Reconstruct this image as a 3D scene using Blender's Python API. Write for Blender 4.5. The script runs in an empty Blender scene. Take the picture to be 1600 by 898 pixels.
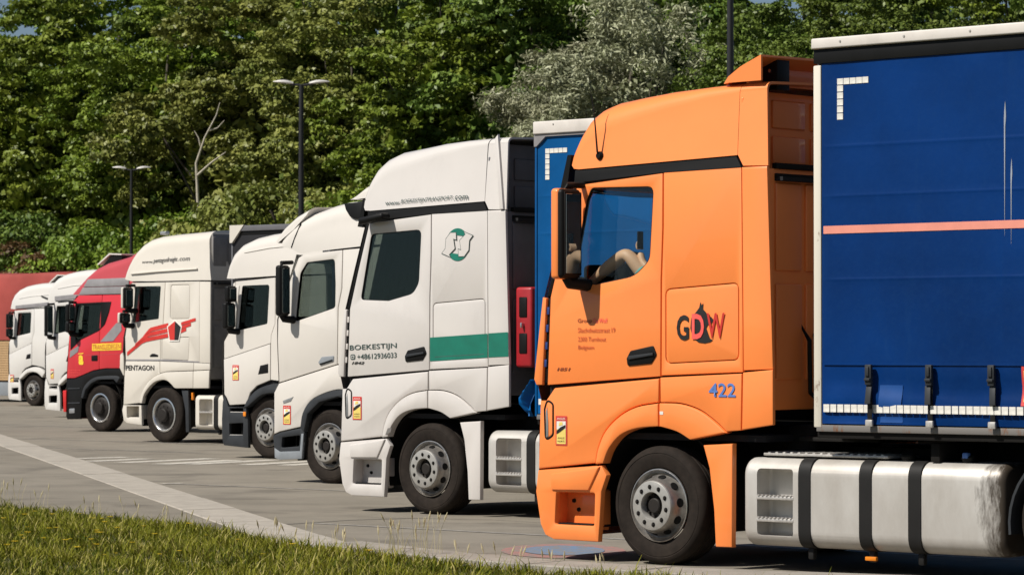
import bpy, bmesh, math, random
import numpy as np
from mathutils import Vector, Matrix
R = math.radians
scene = bpy.context.scene
col = scene.collection
random.seed(7)

# ---------------------------------------------------------------- camera
CAM_H = 1.684
cd = bpy.data.cameras.new('camera')
cam = bpy.data.objects.new('camera', cd); col.objects.link(cam)
cd.sensor_width = 36.0; cd.lens = 112.5
cd.clip_start = 0.5; cd.clip_end = 6000
cam.location = (0, 0, CAM_H)
cam.rotation_euler = (R(90) + math.atan(96 / 5000.0), 0, 0)
cd.dof.use_dof = True; cd.dof.focus_distance = 29.0; cd.dof.aperture_fstop = 8.0
scene.camera = cam

# ---------------------------------------------------------------- sky, sun, exposure
SUN_AZ = R(66)      # from straight behind the camera towards the left
SUN_EL = R(49)
sdir = Vector((-math.sin(SUN_AZ) * math.cos(SUN_EL), -math.cos(SUN_AZ) * math.cos(SUN_EL), math.sin(SUN_EL)))
world = bpy.data.worlds.new('World'); scene.world = world; world.use_nodes = True
wn = world.node_tree.nodes; wl = world.node_tree.links
sky = wn.new('ShaderNodeTexSky'); sky.sky_type = 'NISHITA'; sky.sun_disc = False
sky.sun_elevation = SUN_EL; sky.sun_rotation = math.atan2(sdir.x, sdir.y)
sky.air_density = 0.8; sky.dust_density = 0.4
wl.new(sky.outputs[0], wn['Background'].inputs[0]); wn['Background'].inputs[1].default_value = 0.05
sd = bpy.data.lights.new('sun', 'SUN'); sun = bpy.data.objects.new('sun', sd); col.objects.link(sun)
sd.energy = 5.0; sd.angle = R(0.55); sd.color = (1.0, 0.945, 0.865)
sun.rotation_euler = sdir.to_track_quat('Z', 'Y').to_euler()
vs = scene.view_settings
vs.view_transform = 'Standard'; vs.look = 'None'; vs.exposure = 0.18; vs.gamma = 1.0; vs.use_curve_mapping = False

# ---------------------------------------------------------------- materials
def new_mat(name):
    m = bpy.data.materials.new(name); m.use_nodes = True
    nt = m.node_tree; b = nt.nodes['Principled BSDF']
    return m, nt, b
def noise(nt, scale, detail=4, rough=.6, coord='Object', stretch=None):
    tc = nt.nodes.new('ShaderNodeTexCoord'); n = nt.nodes.new('ShaderNodeTexNoise')
    n.inputs['Scale'].default_value = scale; n.inputs['Detail'].default_value = detail; n.inputs['Roughness'].default_value = rough
    if stretch:
        mp = nt.nodes.new('ShaderNodeMapping'); mp.inputs['Scale'].default_value = stretch
        nt.links.new(tc.outputs[coord], mp.inputs[0]); nt.links.new(mp.outputs[0], n.inputs['Vector'])
    else: nt.links.new(tc.outputs[coord], n.inputs['Vector'])
    return n.outputs['Fac']
def ramp(nt, fac, stops):
    r = nt.nodes.new('ShaderNodeValToRGB'); e = r.color_ramp.elements
    while len(e) < len(stops): e.new(0.5)
    for el, (p, c) in zip(e, stops):
        el.position = p; el.color = (*c, 1) if len(c) == 3 else c
    nt.links.new(fac, r.inputs[0]); return r.outputs[0]
def mixc(nt, fac, a, b, mode='MIX'):
    m = nt.nodes.new('ShaderNodeMix'); m.data_type = 'RGBA'; m.blend_type = mode
    for sock, v in ((0, fac), (6, a), (7, b)):
        if hasattr(v, 'is_output'): nt.links.new(v, m.inputs[sock])
        elif sock == 0: m.inputs[0].default_value = v
        else: m.inputs[sock].default_value = (*v, 1)
    return m.outputs[2]
def bump(nt, b, h, strength=.3, dist=.01):
    bp = nt.nodes.new('ShaderNodeBump'); bp.inputs['Strength'].default_value = strength; bp.inputs['Distance'].default_value = dist
    nt.links.new(h, bp.inputs['Height']); nt.links.new(bp.outputs[0], b.inputs['Normal'])
def plain(name, c, rough=.5, metal=0, spec=.5, var=.12, vscale=6, coat=0, bmp=0, bscale=60, dirt=None):
    m, nt, b = new_mat(name)
    f = noise(nt, vscale, 5)
    lo = tuple(x * (1 - var) for x in c); hi = tuple(min(1, x * (1 + var)) for x in c)
    cc = ramp(nt, f, [(.3, lo), (.7, hi)])
    if dirt:
        g = noise(nt, 2.2, 6, .7, stretch=(1, 1, .45))
        dm = ramp(nt, g, [(.52, (0, 0, 0)), (.78, (dirt[1],) * 3)])
        cc = mixc(nt, dm, cc, dirt[0])
    nt.links.new(cc, b.inputs['Base Color'])
    b.inputs['Roughness'].default_value = rough; b.inputs['Metallic'].default_value = metal
    b.inputs['Specular IOR Level'].default_value = spec
    if coat:
        b.inputs['Coat Weight'].default_value = coat; b.inputs['Coat Roughness'].default_value = .07
        bump(nt, b, noise(nt, 1.1, 2, .4), .12, .05)
    if bmp: bump(nt, b, noise(nt, bscale, 4), bmp, .004)
    return m
GRIME = (.13, .105, .08)
def paint(name, c, rough=.42, dirt=.18): return plain(name, c, rough, var=.03, vscale=1.5, coat=.5, spec=.4, dirt=(tuple(x * .55 + y * .3 for x, y in zip(c, GRIME)), dirt))
M = {}
M['orange'] = paint('orange_paint', (.90, .25, .058), .45, .14)
M['white'] = paint('white_paint', (.59, .56, .53), dirt=.25)
M['white2'] = paint('warm_white_paint', (.63, .595, .545), dirt=.16)
M['cream'] = paint('cream_white_paint', (.63, .59, .52), dirt=.14)
M['offwhite'] = paint('clean_white_paint', (.635, .615, .58), dirt=.12)
M['red'] = paint('red_paint', (.58, .028, .04))
M['dullred'] = paint('roof_red_paint', (.46, .06, .07))
M['darkgrey'] = plain('dark_grey_panel', (.12, .12, .13), .55, var=.1)
M['midgrey'] = plain('mid_grey_panel', (.22, .21, .20), .5)
M['greyband'] = plain('grey_stripe', (.24, .23, .235), .4)
M['bumpergrey'] = plain('bumper_grey_plastic', (.028, .031, .035), .55, var=.15, spec=.3)
M['lipgrey'] = plain('light_grey_plastic', (.22, .24, .26), .5)
M['black'] = plain('black_plastic', (.007, .007, .007), .5, spec=.18)
M['chassis'] = plain('chassis_black', (.010, .009, .008), .75, spec=.2)
M['interior'] = plain('cab_interior', (.018, .018, .02), .8, spec=.2)
M['seat'] = plain('seat_cloth', (.035, .035, .04), .9)
M['rubber'] = plain('tyre_rubber', (.019, .0145, .0115), .85, spec=.18, var=.3, vscale=14, dirt=((.05, .038, .028), .4), bmp=.25, bscale=90)
M['rim'] = plain('rim_aluminium', (.42, .40, .375), .30, metal=.8, var=.2, vscale=20, dirt=((.05, .04, .03), .8))
M['hubgrey'] = plain('hub_painted_grey', (.37, .36, .335), .42, metal=.35, var=.12, vscale=25)
M['hubdark'] = plain('hub_dark', (.022, .019, .017), .6, spec=.2)
M['alu'] = plain('tank_aluminium', (.53, .51, .475), .5, metal=.3, var=.10, vscale=3, dirt=((.20, .17, .13), .55))
def tank_mat():
    m, nt, b = new_mat('grimy_tank_aluminium')
    tc = nt.nodes.new('ShaderNodeTexCoord'); sx = nt.nodes.new('ShaderNodeSeparateXYZ'); nt.links.new(tc.outputs['Object'], sx.inputs[0])
    nz = noise(nt, 7, 6, .7, stretch=(2.5, 1, .7)); ad = nt.nodes.new('ShaderNodeMath'); ad.operation = 'MULTIPLY_ADD'; ad.inputs[1].default_value = -.5; nt.links.new(nz, ad.inputs[0])
    ng = nt.nodes.new('ShaderNodeMath'); ng.operation = 'MULTIPLY'; ng.inputs[1].default_value = -1; nt.links.new(sx.outputs[0], ng.inputs[0]); nt.links.new(ng.outputs[0], ad.inputs[2])
    mr = nt.nodes.new('ShaderNodeMapRange'); mr.inputs[1].default_value = 3.93; mr.inputs[2].default_value = 4.10; nt.links.new(ad.outputs[0], mr.inputs[0])
    c = ramp(nt, noise(nt, 2.2, 6, .7, stretch=(1, 1, .45)), [(.35, (.56, .54, .505)), (.75, (.40, .37, .33))])
    c = mixc(nt, mr.outputs[0], c, (.055, .042, .030)); nt.links.new(c, b.inputs['Base Color'])
    b.inputs['Metallic'].default_value = .3; b.inputs['Roughness'].default_value = .48; return m
M['alutank'] = tank_mat()
M['alustep'] = plain('step_aluminium', (.50, .48, .45), .45, metal=.4, var=.2, vscale=40)
M['chrome'] = plain('bright_metal', (.65, .65, .65), .25, metal=.9)
M['strap'] = plain('black_strap', (.012, .0115, .011), .6, spec=.25)
M['blue_reflex'] = plain('blue_slot_reflection', (.02, .05, .20), .4)  # blue colour of the orange cab's slot rungs, painted reflections in the gap
M['amber'] = plain('amber_lens', (.75, .22, .01), .3)
M['redlens'] = plain('red_lens', (.55, .02, .02), .3)
M['redbox'] = plain('red_plastic', (.33, .012, .018), .45, var=.15)
M['txtblack'] = plain('print_black', (.012, .012, .012), .5)
M['txtgrey'] = plain('print_dark_green_grey', (.045, .075, .07), .5)
M['txtbrown'] = plain('print_brown', (.22, .045, .015), .5)
M['txtfaint'] = plain('print_faded', (.52, .10, .03), .5)
M['txtblue'] = plain('print_blue', (.085, .19, .50), .5)
M['txtpink'] = plain('print_pink', (.80, .10, .085), .5)
M['logored'] = plain('print_red', (.55, .03, .022), .5)
M['green'] = plain('print_green', (.003, .155, .105), .45, coat=.3)
M['yellow'] = plain('print_yellow', (.85, .56, .04), .5)
M['stickred'] = plain('sticker_red', (.58, .05, .04), .5)
M['stickwhite'] = plain('sticker_white', (.78, .76, .70), .5)
M['stickyel'] = plain('sticker_yellow', (.80, .62, .16), .5)
M['reflect'] = plain('reflective_tape', (.72, .70, .64), .35, var=.15, vscale=30)
M['skin'] = plain('skin', (.62, .38, .235), .55, var=.1)
M['shorts'] = plain('teal_cloth', (.13, .34, .31), .85)
M['shirt'] = plain('dark_shirt', (.05, .05, .06), .9)
M['hair'] = plain('hair', (.03, .02, .015), .7)
M['sock'] = plain('grey_sock', (.25, .24, .23), .9)
M['cloth'] = plain('grey_green_cloth', (.16, .18, .15), .9)
M['bluecloth'] = plain('blue_curtain_cloth', (.02, .06, .25), .9)
M['pole'] = plain('black_lamp_post', (.010, .010, .011), .5)
M['lamphead'] = plain('pale_lamp_head', (.55, .53, .50), .4)
M['splash'] = plain('dried_splash', (.30, .34, .40), .6)
M['blackcloth'] = plain('blackout_cloth', (.006, .006, .006), .95, spec=.05)
M['pinkband'] = plain('pink_stripe', (.72, .27, .20), .5, var=.08)

def glass(name, tint=(.93, .97, .95), refl=1.0):
    m = bpy.data.materials.new(name); m.use_nodes = True; nt = m.node_tree; nt.nodes.clear()
    o = nt.nodes.new('ShaderNodeOutputMaterial'); t = nt.nodes.new('ShaderNodeBsdfTransparent'); g = nt.nodes.new('ShaderNodeBsdfGlossy')
    g.inputs['Roughness'].default_value = .02; t.inputs[0].default_value = (*tint, 1)
    f = nt.nodes.new('ShaderNodeFresnel'); f.inputs[0].default_value = 1.45
    mm = nt.nodes.new('ShaderNodeMath'); mm.operation = 'MULTIPLY'; mm.inputs[1].default_value = refl
    nt.links.new(f.outputs[0], mm.inputs[0])
    x = nt.nodes.new('ShaderNodeMixShader'); nt.links.new(mm.outputs[0], x.inputs[0]); nt.links.new(t.outputs[0], x.inputs[1]); nt.links.new(g.outputs[0], x.inputs[2])
    nt.links.new(x.outputs[0], o.inputs[0]); return m
M['glass'] = glass('window_glass', (.97, .99, .98), .3)
M['glassdark'] = glass('tinted_glass', (.45, .50, .47), .3)
M['mirrorglass'] = plain('mirror_glass', (.50, .52, .54), .03, metal=1.0, var=.01)
M['lens'] = plain('lamp_lens', (.30, .31, .32), .12, metal=.3)

def curtain_mat(name, c, dirtc, dark=.65):
    m, nt, b = new_mat(name)
    f = noise(nt, .55, 6, .6); f2 = noise(nt, 30, 3)
    a = ramp(nt, f, [(.3, tuple(x * dark for x in c)), (.72, tuple(x * 1.25 for x in c))])
    a = mixc(nt, ramp(nt, f2, [(.45, (0, 0, 0)), (.85, (.14,) * 3)]), a, dirtc)
    g = noise(nt, 1.3, 6, .75, stretch=(4, 1, .35))
    a = mixc(nt, ramp(nt, g, [(.58, (0, 0, 0)), (.85, (.30,) * 3)]), a, dirtc)
    nt.links.new(a, b.inputs['Base Color']); b.inputs['Roughness'].default_value = .42
    b.inputs['Specular IOR Level'].default_value = .14
    bump(nt, b, noise(nt, 3.0, 5), .25, .02)
    return m
M['curtain'] = curtain_mat('dark_blue_tarpaulin', (.0006, .030, .150), (.012, .055, .16))
M['curtain2'] = curtain_mat('bright_blue_tarpaulin', (.002, .085, .27), (.02, .10, .25))
M['curtaingrey'] = curtain_mat('charcoal_tarpaulin', (.03, .03, .033), (.06, .06, .06))
M['curtainwhite'] = curtain_mat('white_tarpaulin', (.6, .58, .54), (.4, .37, .32), .9)
M['redtarp'] = curtain_mat('brick_red_tarpaulin', (.30, .062, .052), (.30, .13, .10), .8)
M['tan'] = curtain_mat('tan_boards', (.42, .28, .15), (.25, .17, .1), .8)
def rusty(name, c, amount=.5):
    m, nt, b = new_mat(name)
    g = noise(nt, 5, 7, .75, stretch=(2, 2, .8))
    a = mixc(nt, ramp(nt, g, [(amount, (0, 0, 0)), (amount + .09, (1, 1, 1))]), c, (.16, .065, .025))
    nt.links.new(a, b.inputs['Base Color']); b.inputs['Roughness'].default_value = .6
    return m
M['rustwhite'] = rusty('rusty_white_paint', (.66, .62, .53), .62)
M['rustgrey'] = rusty('rusty_grey_steel', (.16, .15, .14), .55)
M['railwhite'] = plain('white_roof_rail', (.64, .60, .555), .5, var=.06, dirt=((.35, .32, .28), .35))

# asphalt
def asphalt():
    m, nt, b = new_mat('asphalt')
    big = noise(nt, .09, 6, .6); mid = noise(nt, 1.1, 6, .65); fine = noise(nt, 55, 3, .7)
    a = ramp(nt, big, [(.3, (.200, .178, .142)), (.7, (.256, .229, .186))])
    a = mixc(nt, ramp(nt, mid, [(.35, (.80, .80, .80)), (.7, (1.1, 1.1, 1.1))]), (0, 0, 0), a)
    s = noise(nt, .5, 5, .6, stretch=(.25, 1.6, 1))
    a = mixc(nt, ramp(nt, s, [(.55, (0, 0, 0)), (.8, (.4,) * 3)]), a, (.150, .134, .112))
    a = mixc(nt, ramp(nt, fine, [(.5, (0, 0, 0)), (.8, (.5,) * 3)]), a, (.26, .245, .22))
    oil = noise(nt, .8, 5, .55); a = mixc(nt, ramp(nt, oil, [(.57, (0, 0, 0)), (.68, (.45,) * 3)]), a, (.075, .066, .055))
    nt.links.new(a, b.inputs['Base Color']); b.inputs['Roughness'].default_value = .85
    b.inputs['Specular IOR Level'].default_value = .25
    bump(nt, b, fine, .6, .006); return m
M['asphalt'] = asphalt()
def concrete(name, c):
    m, nt, b = new_mat(name)
    f = noise(nt, 3.5, 7, .7); g = noise(nt, 60, 3)
    a = ramp(nt, f, [(.25, tuple(x * .72 for x in c)), (.7, tuple(x * 1.12 for x in c))])
    a = mixc(nt, ramp(nt, g, [(.5, (0, 0, 0)), (.8, (.35,) * 3)]), a, tuple(x * .7 for x in c))
    nt.links.new(a, b.inputs['Base Color']); b.inputs['Roughness'].default_value = .9; bump(nt, b, g, .4, .004); return m
M['concrete'] = concrete('pale_concrete', (.37, .335, .285))
M['kerb'] = concrete('kerb_concrete', (.30, .275, .235))
def worn_paint(name, c, cut=.47):
    m = bpy.data.materials.new(name); m.use_nodes = True; nt = m.node_tree; b = nt.nodes['Principled BSDF']
    f = noise(nt, 9, 7, .75)
    a = ramp(nt, f, [(cut - .08, (.19, .175, .155)), (cut + .08, c)])
    nt.links.new(a, b.inputs['Base Color']); b.inputs['Roughness'].default_value = .8; return m
M['roadwhite'] = worn_paint('worn_white_line', (.50, .47, .41), .42)
M['roadfaint'] = worn_paint('faded_white_line', (.30, .28, .245), .5)
M['roadblue'] = worn_paint('worn_blue_paint', (.12, .19, .30), .48)
M['roadred'] = worn_paint('worn_red_paint', (.34, .15, .13), .50)
M['crack'] = plain('crack_sealant', (.05, .046, .04), .8)
def soil():
    m, nt, b = new_mat('grass_ground'); f = noise(nt, 6, 6)
    nt.links.new(ramp(nt, f, [(.3, (.045, .05, .014)), (.7, (.12, .11, .035))]), b.inputs['Base Color']); b.inputs['Roughness'].default_value = 1
    return m
M['soil'] = soil()
def leafmat(name, c1, c2, trans=.3, spec=.3, rough=.5, c3=None):
    m, nt, b = new_mat(name)
    at = nt.nodes.new('ShaderNodeAttribute'); at.attribute_name = 'tone'
    oi = nt.nodes.new('ShaderNodeObjectInfo')
    c = ramp(nt, at.outputs['Fac'], [(0, c1), (1, c2)] if c3 is None else [(0, c1), (.8, c2), (1, c3)])
    hv = nt.nodes.new('ShaderNodeHueSaturation'); nt.links.new(c, hv.inputs['Color'])
    mr = nt.nodes.new('ShaderNodeMapRange'); mr.inputs[3].default_value = .85; mr.inputs[4].default_value = 1.15
    nt.links.new(oi.outputs['Random'], mr.inputs[0]); nt.links.new(mr.outputs[0], hv.inputs['Value'])
    mh = nt.nodes.new('ShaderNodeMapRange'); mh.inputs[3].default_value = .492; mh.inputs[4].default_value = .512
    nt.links.new(oi.outputs['Random'], mh.inputs[0]); nt.links.new(mh.outputs[0], hv.inputs['Hue'])
    nt.links.new(hv.outputs[0], b.inputs['Base Color']); b.inputs['Roughness'].default_value = rough; b.inputs['Specular IOR Level'].default_value = spec
    tr = nt.nodes.new('ShaderNodeBsdfTranslucent'); nt.links.new(hv.outputs[0], tr.inputs[0])
    x = nt.nodes.new('ShaderNodeMixShader'); x.inputs[0].default_value = trans
    o = nt.nodes['Material Output']; nt.links.new(b.outputs[0], x.inputs[1]); nt.links.new(tr.outputs[0], x.inputs[2]); nt.links.new(x.outputs[0], o.inputs[0])
    return m
M['leaf'] = leafmat('broadleaf_foliage', (.050, .098, .006), (.275, .345, .045), .12, .25, .45)
M['leafolive'] = leafmat('olive_foliage', (.068, .098, .012), (.335, .345, .085), .12, .25, .45)
M['leafsilver'] = leafmat('silver_willow_foliage', (.15, .165, .08), (.50, .50, .33), .08, .3, .5)
M['leafbrown'] = leafmat('russet_foliage', (.09, .055, .022), (.22, .12, .05), .2)
M['leafdark'] = leafmat('dark_foliage', (.030, .070, .008), (.205, .265, .048), .12, .25, .45)
M['bark'] = plain('bark', (.10, .085, .065), .9, var=.35, vscale=9)
M['palebark'] = plain('pale_dead_wood', (.42, .38, .30), .8, var=.2)
M['grass'] = leafmat('grass_blades', (.038, .058, .004), (.220, .215, .020), .18, .08, .6, (.44, .37, .14))
M['straw'] = plain('dry_straw', (.48, .42, .25), .8)
M['petal'] = plain('yellow_petal', (.70, .50, .01), .6)

# ---------------------------------------------------------------- mesh helpers
def tag(o, label=None, cat=None, group=None, kind=None):
    if label: o['label'] = label
    if cat: o['category'] = cat
    if group: o['group'] = group
    if kind: o['kind'] = kind
    return o
def link(name, me, parent=None):
    o = bpy.data.objects.new(name, me); col.objects.link(o); o.parent = parent; return o
def finish(bm, name, mat, parent=None, smooth=32):
    me = bpy.data.meshes.new(name); bm.to_mesh(me); bm.free()
    me.materials.append(M[mat] if isinstance(mat, str) else mat)
    if smooth:
        me.polygons.foreach_set('use_smooth', [True] * len(me.polygons)); me.set_sharp_from_angle(angle=R(smooth))
    return link(name, me, parent)
def empty(name, loc, rz=0):
    o = link(name, None); o.location = loc; o.rotation_euler = (0, 0, rz); o.empty_display_size = .3; return o
def bm_box(bm, c, s, bev=0, seg=2, rot=None):
    r = bmesh.ops.create_cube(bm, size=1); vs_ = r['verts']
    for v in vs_: v.co = Vector((v.co.x * s[0], v.co.y * s[1], v.co.z * s[2]))
    if bev:
        es = list({e for v in vs_ for e in v.link_edges})
        rr = bmesh.ops.bevel(bm, geom=es, offset=bev, segments=seg, affect='EDGES', profile=.5)
        vs_ = list({v for f in rr['faces'] for v in f.verts} | {v for v in vs_ if v.is_valid})
    for v in vs_:
        p = v.co.copy()
        if rot is not None: p = rot @ p
        v.co = p + Vector(c)
    return vs_
def box(name, c, s, mat, parent=None, bev=.006, seg=2, rot=None):
    bm = bmesh.new(); bm_box(bm, c, s, bev, seg, rot); return finish(bm, name, mat, parent)
def bm_tube(bm, pts, rad, n=8):
    pts = [Vector(p) for p in pts]
    if not hasattr(rad, '__len__'): rad = [rad] * len(pts)
    rings = []
    for i, p in enumerate(pts):
        t = (pts[min(i + 1, len(pts) - 1)] - pts[max(i - 1, 0)]).normalized()
        a = t.cross(Vector((0, 0, 1)) if abs(t.z) < .9 else Vector((1, 0, 0))).normalized(); b = t.cross(a)
        rings.append([bm.verts.new(p + (a * math.cos(k * 2 * math.pi / n) + b * math.sin(k * 2 * math.pi / n)) * rad[i]) for k in range(n)])
    for r0, r1 in zip(rings, rings[1:]):
        for k in range(n): bm.faces.new((r0[k], r0[(k + 1) % n], r1[(k + 1) % n], r1[k]))
    bm.faces.new(rings[0][::-1]); bm.faces.new(rings[-1])
def tube(name, pts, rad, mat, parent=None, n=8):
    bm = bmesh.new(); bm_tube(bm, pts, rad, n); bmesh.ops.recalc_face_normals(bm, faces=bm.faces); return finish(bm, name, mat, parent, 50)
def lathe_bm(bm, prof, n=48, cx=0, cz=0):        # profile (r, y) around the Y axis
    rings = []
    for r, y in prof:
        if r < 1e-5: rings.append([bm.verts.new((cx, y, cz))])
        else: rings.append([bm.verts.new((cx + r * math.cos(2 * math.pi * k / n), y, cz + r * math.sin(2 * math.pi * k / n))) for k in range(n)])
    for a, b in zip(rings, rings[1:]):
        for k in range(n):
            k2 = (k + 1) % n
            if len(a) == 1 and len(b) > 1: bm.faces.new((a[0], b[k2], b[k]))
            elif len(b) == 1 and len(a) > 1: bm.faces.new((a[k], a[k2], b[0]))
            elif len(a) > 1: bm.faces.new((a[k], a[k2], b[k2], b[k]))
def lathe(name, prof, mat, parent=None, n=48, smooth=32):
    bm = bmesh.new(); lathe_bm(bm, prof, n); bmesh.ops.recalc_face_normals(bm, faces=bm.faces)
    return finish(bm, name, mat, parent, smooth)
def fillet(poly, r, n=4):
    out = []; N = len(poly)
    for i in range(N):
        p = Vector(poly[i]); a = Vector(poly[i - 1]) - p; b = Vector(poly[(i + 1) % N]) - p
        rr = r[i] if hasattr(r, '__len__') else r
        la, lb = a.length, b.length; a = a / la; b = b / lb
        ang = math.acos(max(-1, min(1, a.dot(b))))
        if ang > 2.9 or rr == 0: out.append(tuple(p)); continue
        d = min(rr / math.tan(ang / 2), la * .45, lb * .45)
        p0 = p + a * d; p1 = p + b * d
        for k in range(n + 1):
            t = k / n; out.append(tuple(p0 * (1 - t) ** 2 + p * 2 * t * (1 - t) + p1 * t * t))
    return out
def offset(poly, d):
    N = len(poly); area = sum(poly[i][0] * poly[(i + 1) % N][1] - poly[(i + 1) % N][0] * poly[i][1] for i in range(N)); s = 1 if area > 0 else -1
    out = []
    for i in range(N):
        p = Vector(poly[i]); a = (p - Vector(poly[i - 1])).normalized(); b = (Vector(poly[(i + 1) % N]) - p).normalized()
        na = Vector((a.y, -a.x)) * s; nb = Vector((b.y, -b.x)) * s; m = na + nb
        if m.length < 1e-4: m = na
        m.normalize(); c = max(.4, m.dot(na)); out.append(tuple(p + m * d / c))
    return out
HALF = 1.25
def cr(p, n=4):
    """Catmull-Rom resample of an open polyline"""
    q = [Vector(x) for x in p]; q = [q[0] * 2 - q[1]] + q + [q[-1] * 2 - q[-2]]; out = []
    for i in range(1, len(q) - 2):
        for k in range(n):
            t = k / n; a, b, c, d = q[i - 1:i + 3]
            out.append(tuple(.5 * ((2 * b) + (c - a) * t + (2 * a - 5 * b + 4 * c - d) * t * t + (3 * b - a - 3 * c + d) * t ** 3)))
    return out + [tuple(q[-2])]
def delta(z): return 0 if z < 1.9 else (.045 * (z - 1.9) / 1.15 if z < 3.05 else .045 + .12 * (z - 3.05) / .6)
class Truck:
    def __init__(s, root, k): s.root = root; s.k = k; s.mirror = []
    def pt(s, u, z, off=0):
        d = delta(z); return Vector((-(u - s.k * d), HALF + off - d, z))
def panel(t, name, poly, mat, off=0, holes=(), th=.03, bev=.007, parent=None, both=True, label=None):
    bm = bmesh.new()
    edges = []
    for lp in [poly] + list(holes):
        vv = [bm.verts.new((p[0], p[1], 0)) for p in lp]
        edges += [bm.edges.new((vv[i], vv[(i + 1) % len(vv)])) for i in range(len(vv))]
    if holes: bmesh.ops.triangle_fill(bm, use_beauty=True, use_dissolve=False, edges=edges, normal=(0, 0, 1))
    else: bm.faces.new([e.verts[0] for e in edges])
    for zc in (1.9, 3.05):
        bmesh.ops.bisect_plane(bm, geom=bm.verts[:] + bm.edges[:] + bm.faces[:], plane_co=(0, zc, 0), plane_no=(0, 1, 0))
    if holes: bmesh.ops.dissolve_limit(bm, angle_limit=R(.5), use_dissolve_boundaries=False, verts=bm.verts[:], edges=[e for e in bm.edges if not (abs(e.verts[0].co.y - 1.9) < 1e-5 and abs(e.verts[1].co.y - 1.9) < 1e-5)])
    for v in bm.verts: v.co = t.pt(v.co.x, v.co.y, off)
    bmesh.ops.recalc_face_normals(bm, faces=bm.faces)
    if sum(f.normal.y * f.calc_area() for f in bm.faces) < 0: bmesh.ops.reverse_faces(bm, faces=bm.faces)
    if th:
        top = bm.faces[:]
        bnd = [e for e in bm.edges if e.is_boundary]
        r = bmesh.ops.extrude_face_region(bm, geom=top)
        nv = [g for g in r['geom'] if isinstance(g, bmesh.types.BMVert)]
        for v in nv: v.co.y -= th
        bmesh.ops.delete(bm, geom=[f for f in top if f.is_valid], context='FACES_ONLY') if False else None
        bmesh.ops.recalc_face_normals(bm, faces=bm.faces)
        if bev:
            es = [e for e in bm.edges if e.is_valid and len(e.link_faces) == 2 and e.calc_face_angle(0) > R(60) and max(v.co.y for v in e.verts) > -9 and
                  all(v.co.y > HALF + off - delta(v.co.z) - .004 for v in e.verts)]
            bmesh.ops.bevel(bm, geom=es, offset=bev, segments=2, affect='EDGES', profile=.5, clamp_overlap=True)
    o = finish(bm, name, mat, parent or t.root)
    if label: o['label'] = label
    if both: t.mirror.append(o)
    return o
def decal(t, name, poly, mat, off=.004, parent=None):
    bm = bmesh.new(); f = bm.faces.new([bm.verts.new((p[0], p[1], 0)) for p in poly])
    bmesh.ops.triangulate(bm, faces=[f])
    for v in bm.verts: v.co = t.pt(v.co.x, v.co.y, off)
    bmesh.ops.recalc_face_normals(bm, faces=bm.faces)
    if sum(g.normal.y for g in bm.faces) < 0: bmesh.ops.reverse_faces(bm, faces=bm.faces)
    return finish(bm, name, mat, parent or t.root, 0)
def ridge(t, name, pts, w, mat, off=.006, parent=None):
    poly = [(u, z + w / 2) for u, z in pts] + [(u, z - w / 2) for u, z in reversed(pts)]
    return panel(t, name, poly, mat, off, th=.02, bev=.003, parent=parent)
def text(t, body, u0, u1, z0, h, mat, off=.005, bold=.0, shear=0, slope=0, name='lettering', parent=None):
    cu = bpy.data.curves.new('t', 'FONT'); cu.body = body; cu.size = 1; cu.offset = bold; cu.resolution_u = 3; cu.shear = shear
    o = bpy.data.objects.new('t', cu); col.objects.link(o)
    dg = bpy.context.evaluated_depsgraph_get(); me = bpy.data.meshes.new_from_object(o.evaluated_get(dg))
    bpy.data.objects.remove(o); bpy.data.curves.remove(cu)
    xs = [v.co.x for v in me.vertices]; ys = [v.co.y for v in me.vertices]
    x0, x1 = min(xs), max(xs); y0 = min(0, min(ys)) if min(ys) < -.1 else min(ys); y1 = max(ys); y0 = min(ys)
    for v in me.vertices:
        fx = (v.co.x - x0) / (x1 - x0); v.co = t.pt(u0 + (u1 - u0) * fx, z0 + slope * fx + h * (v.co.y - y0) / (y1 - y0), off)
    me.materials.clear(); me.materials.append(M[mat])
    return link(name, me, parent or t.root)
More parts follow.
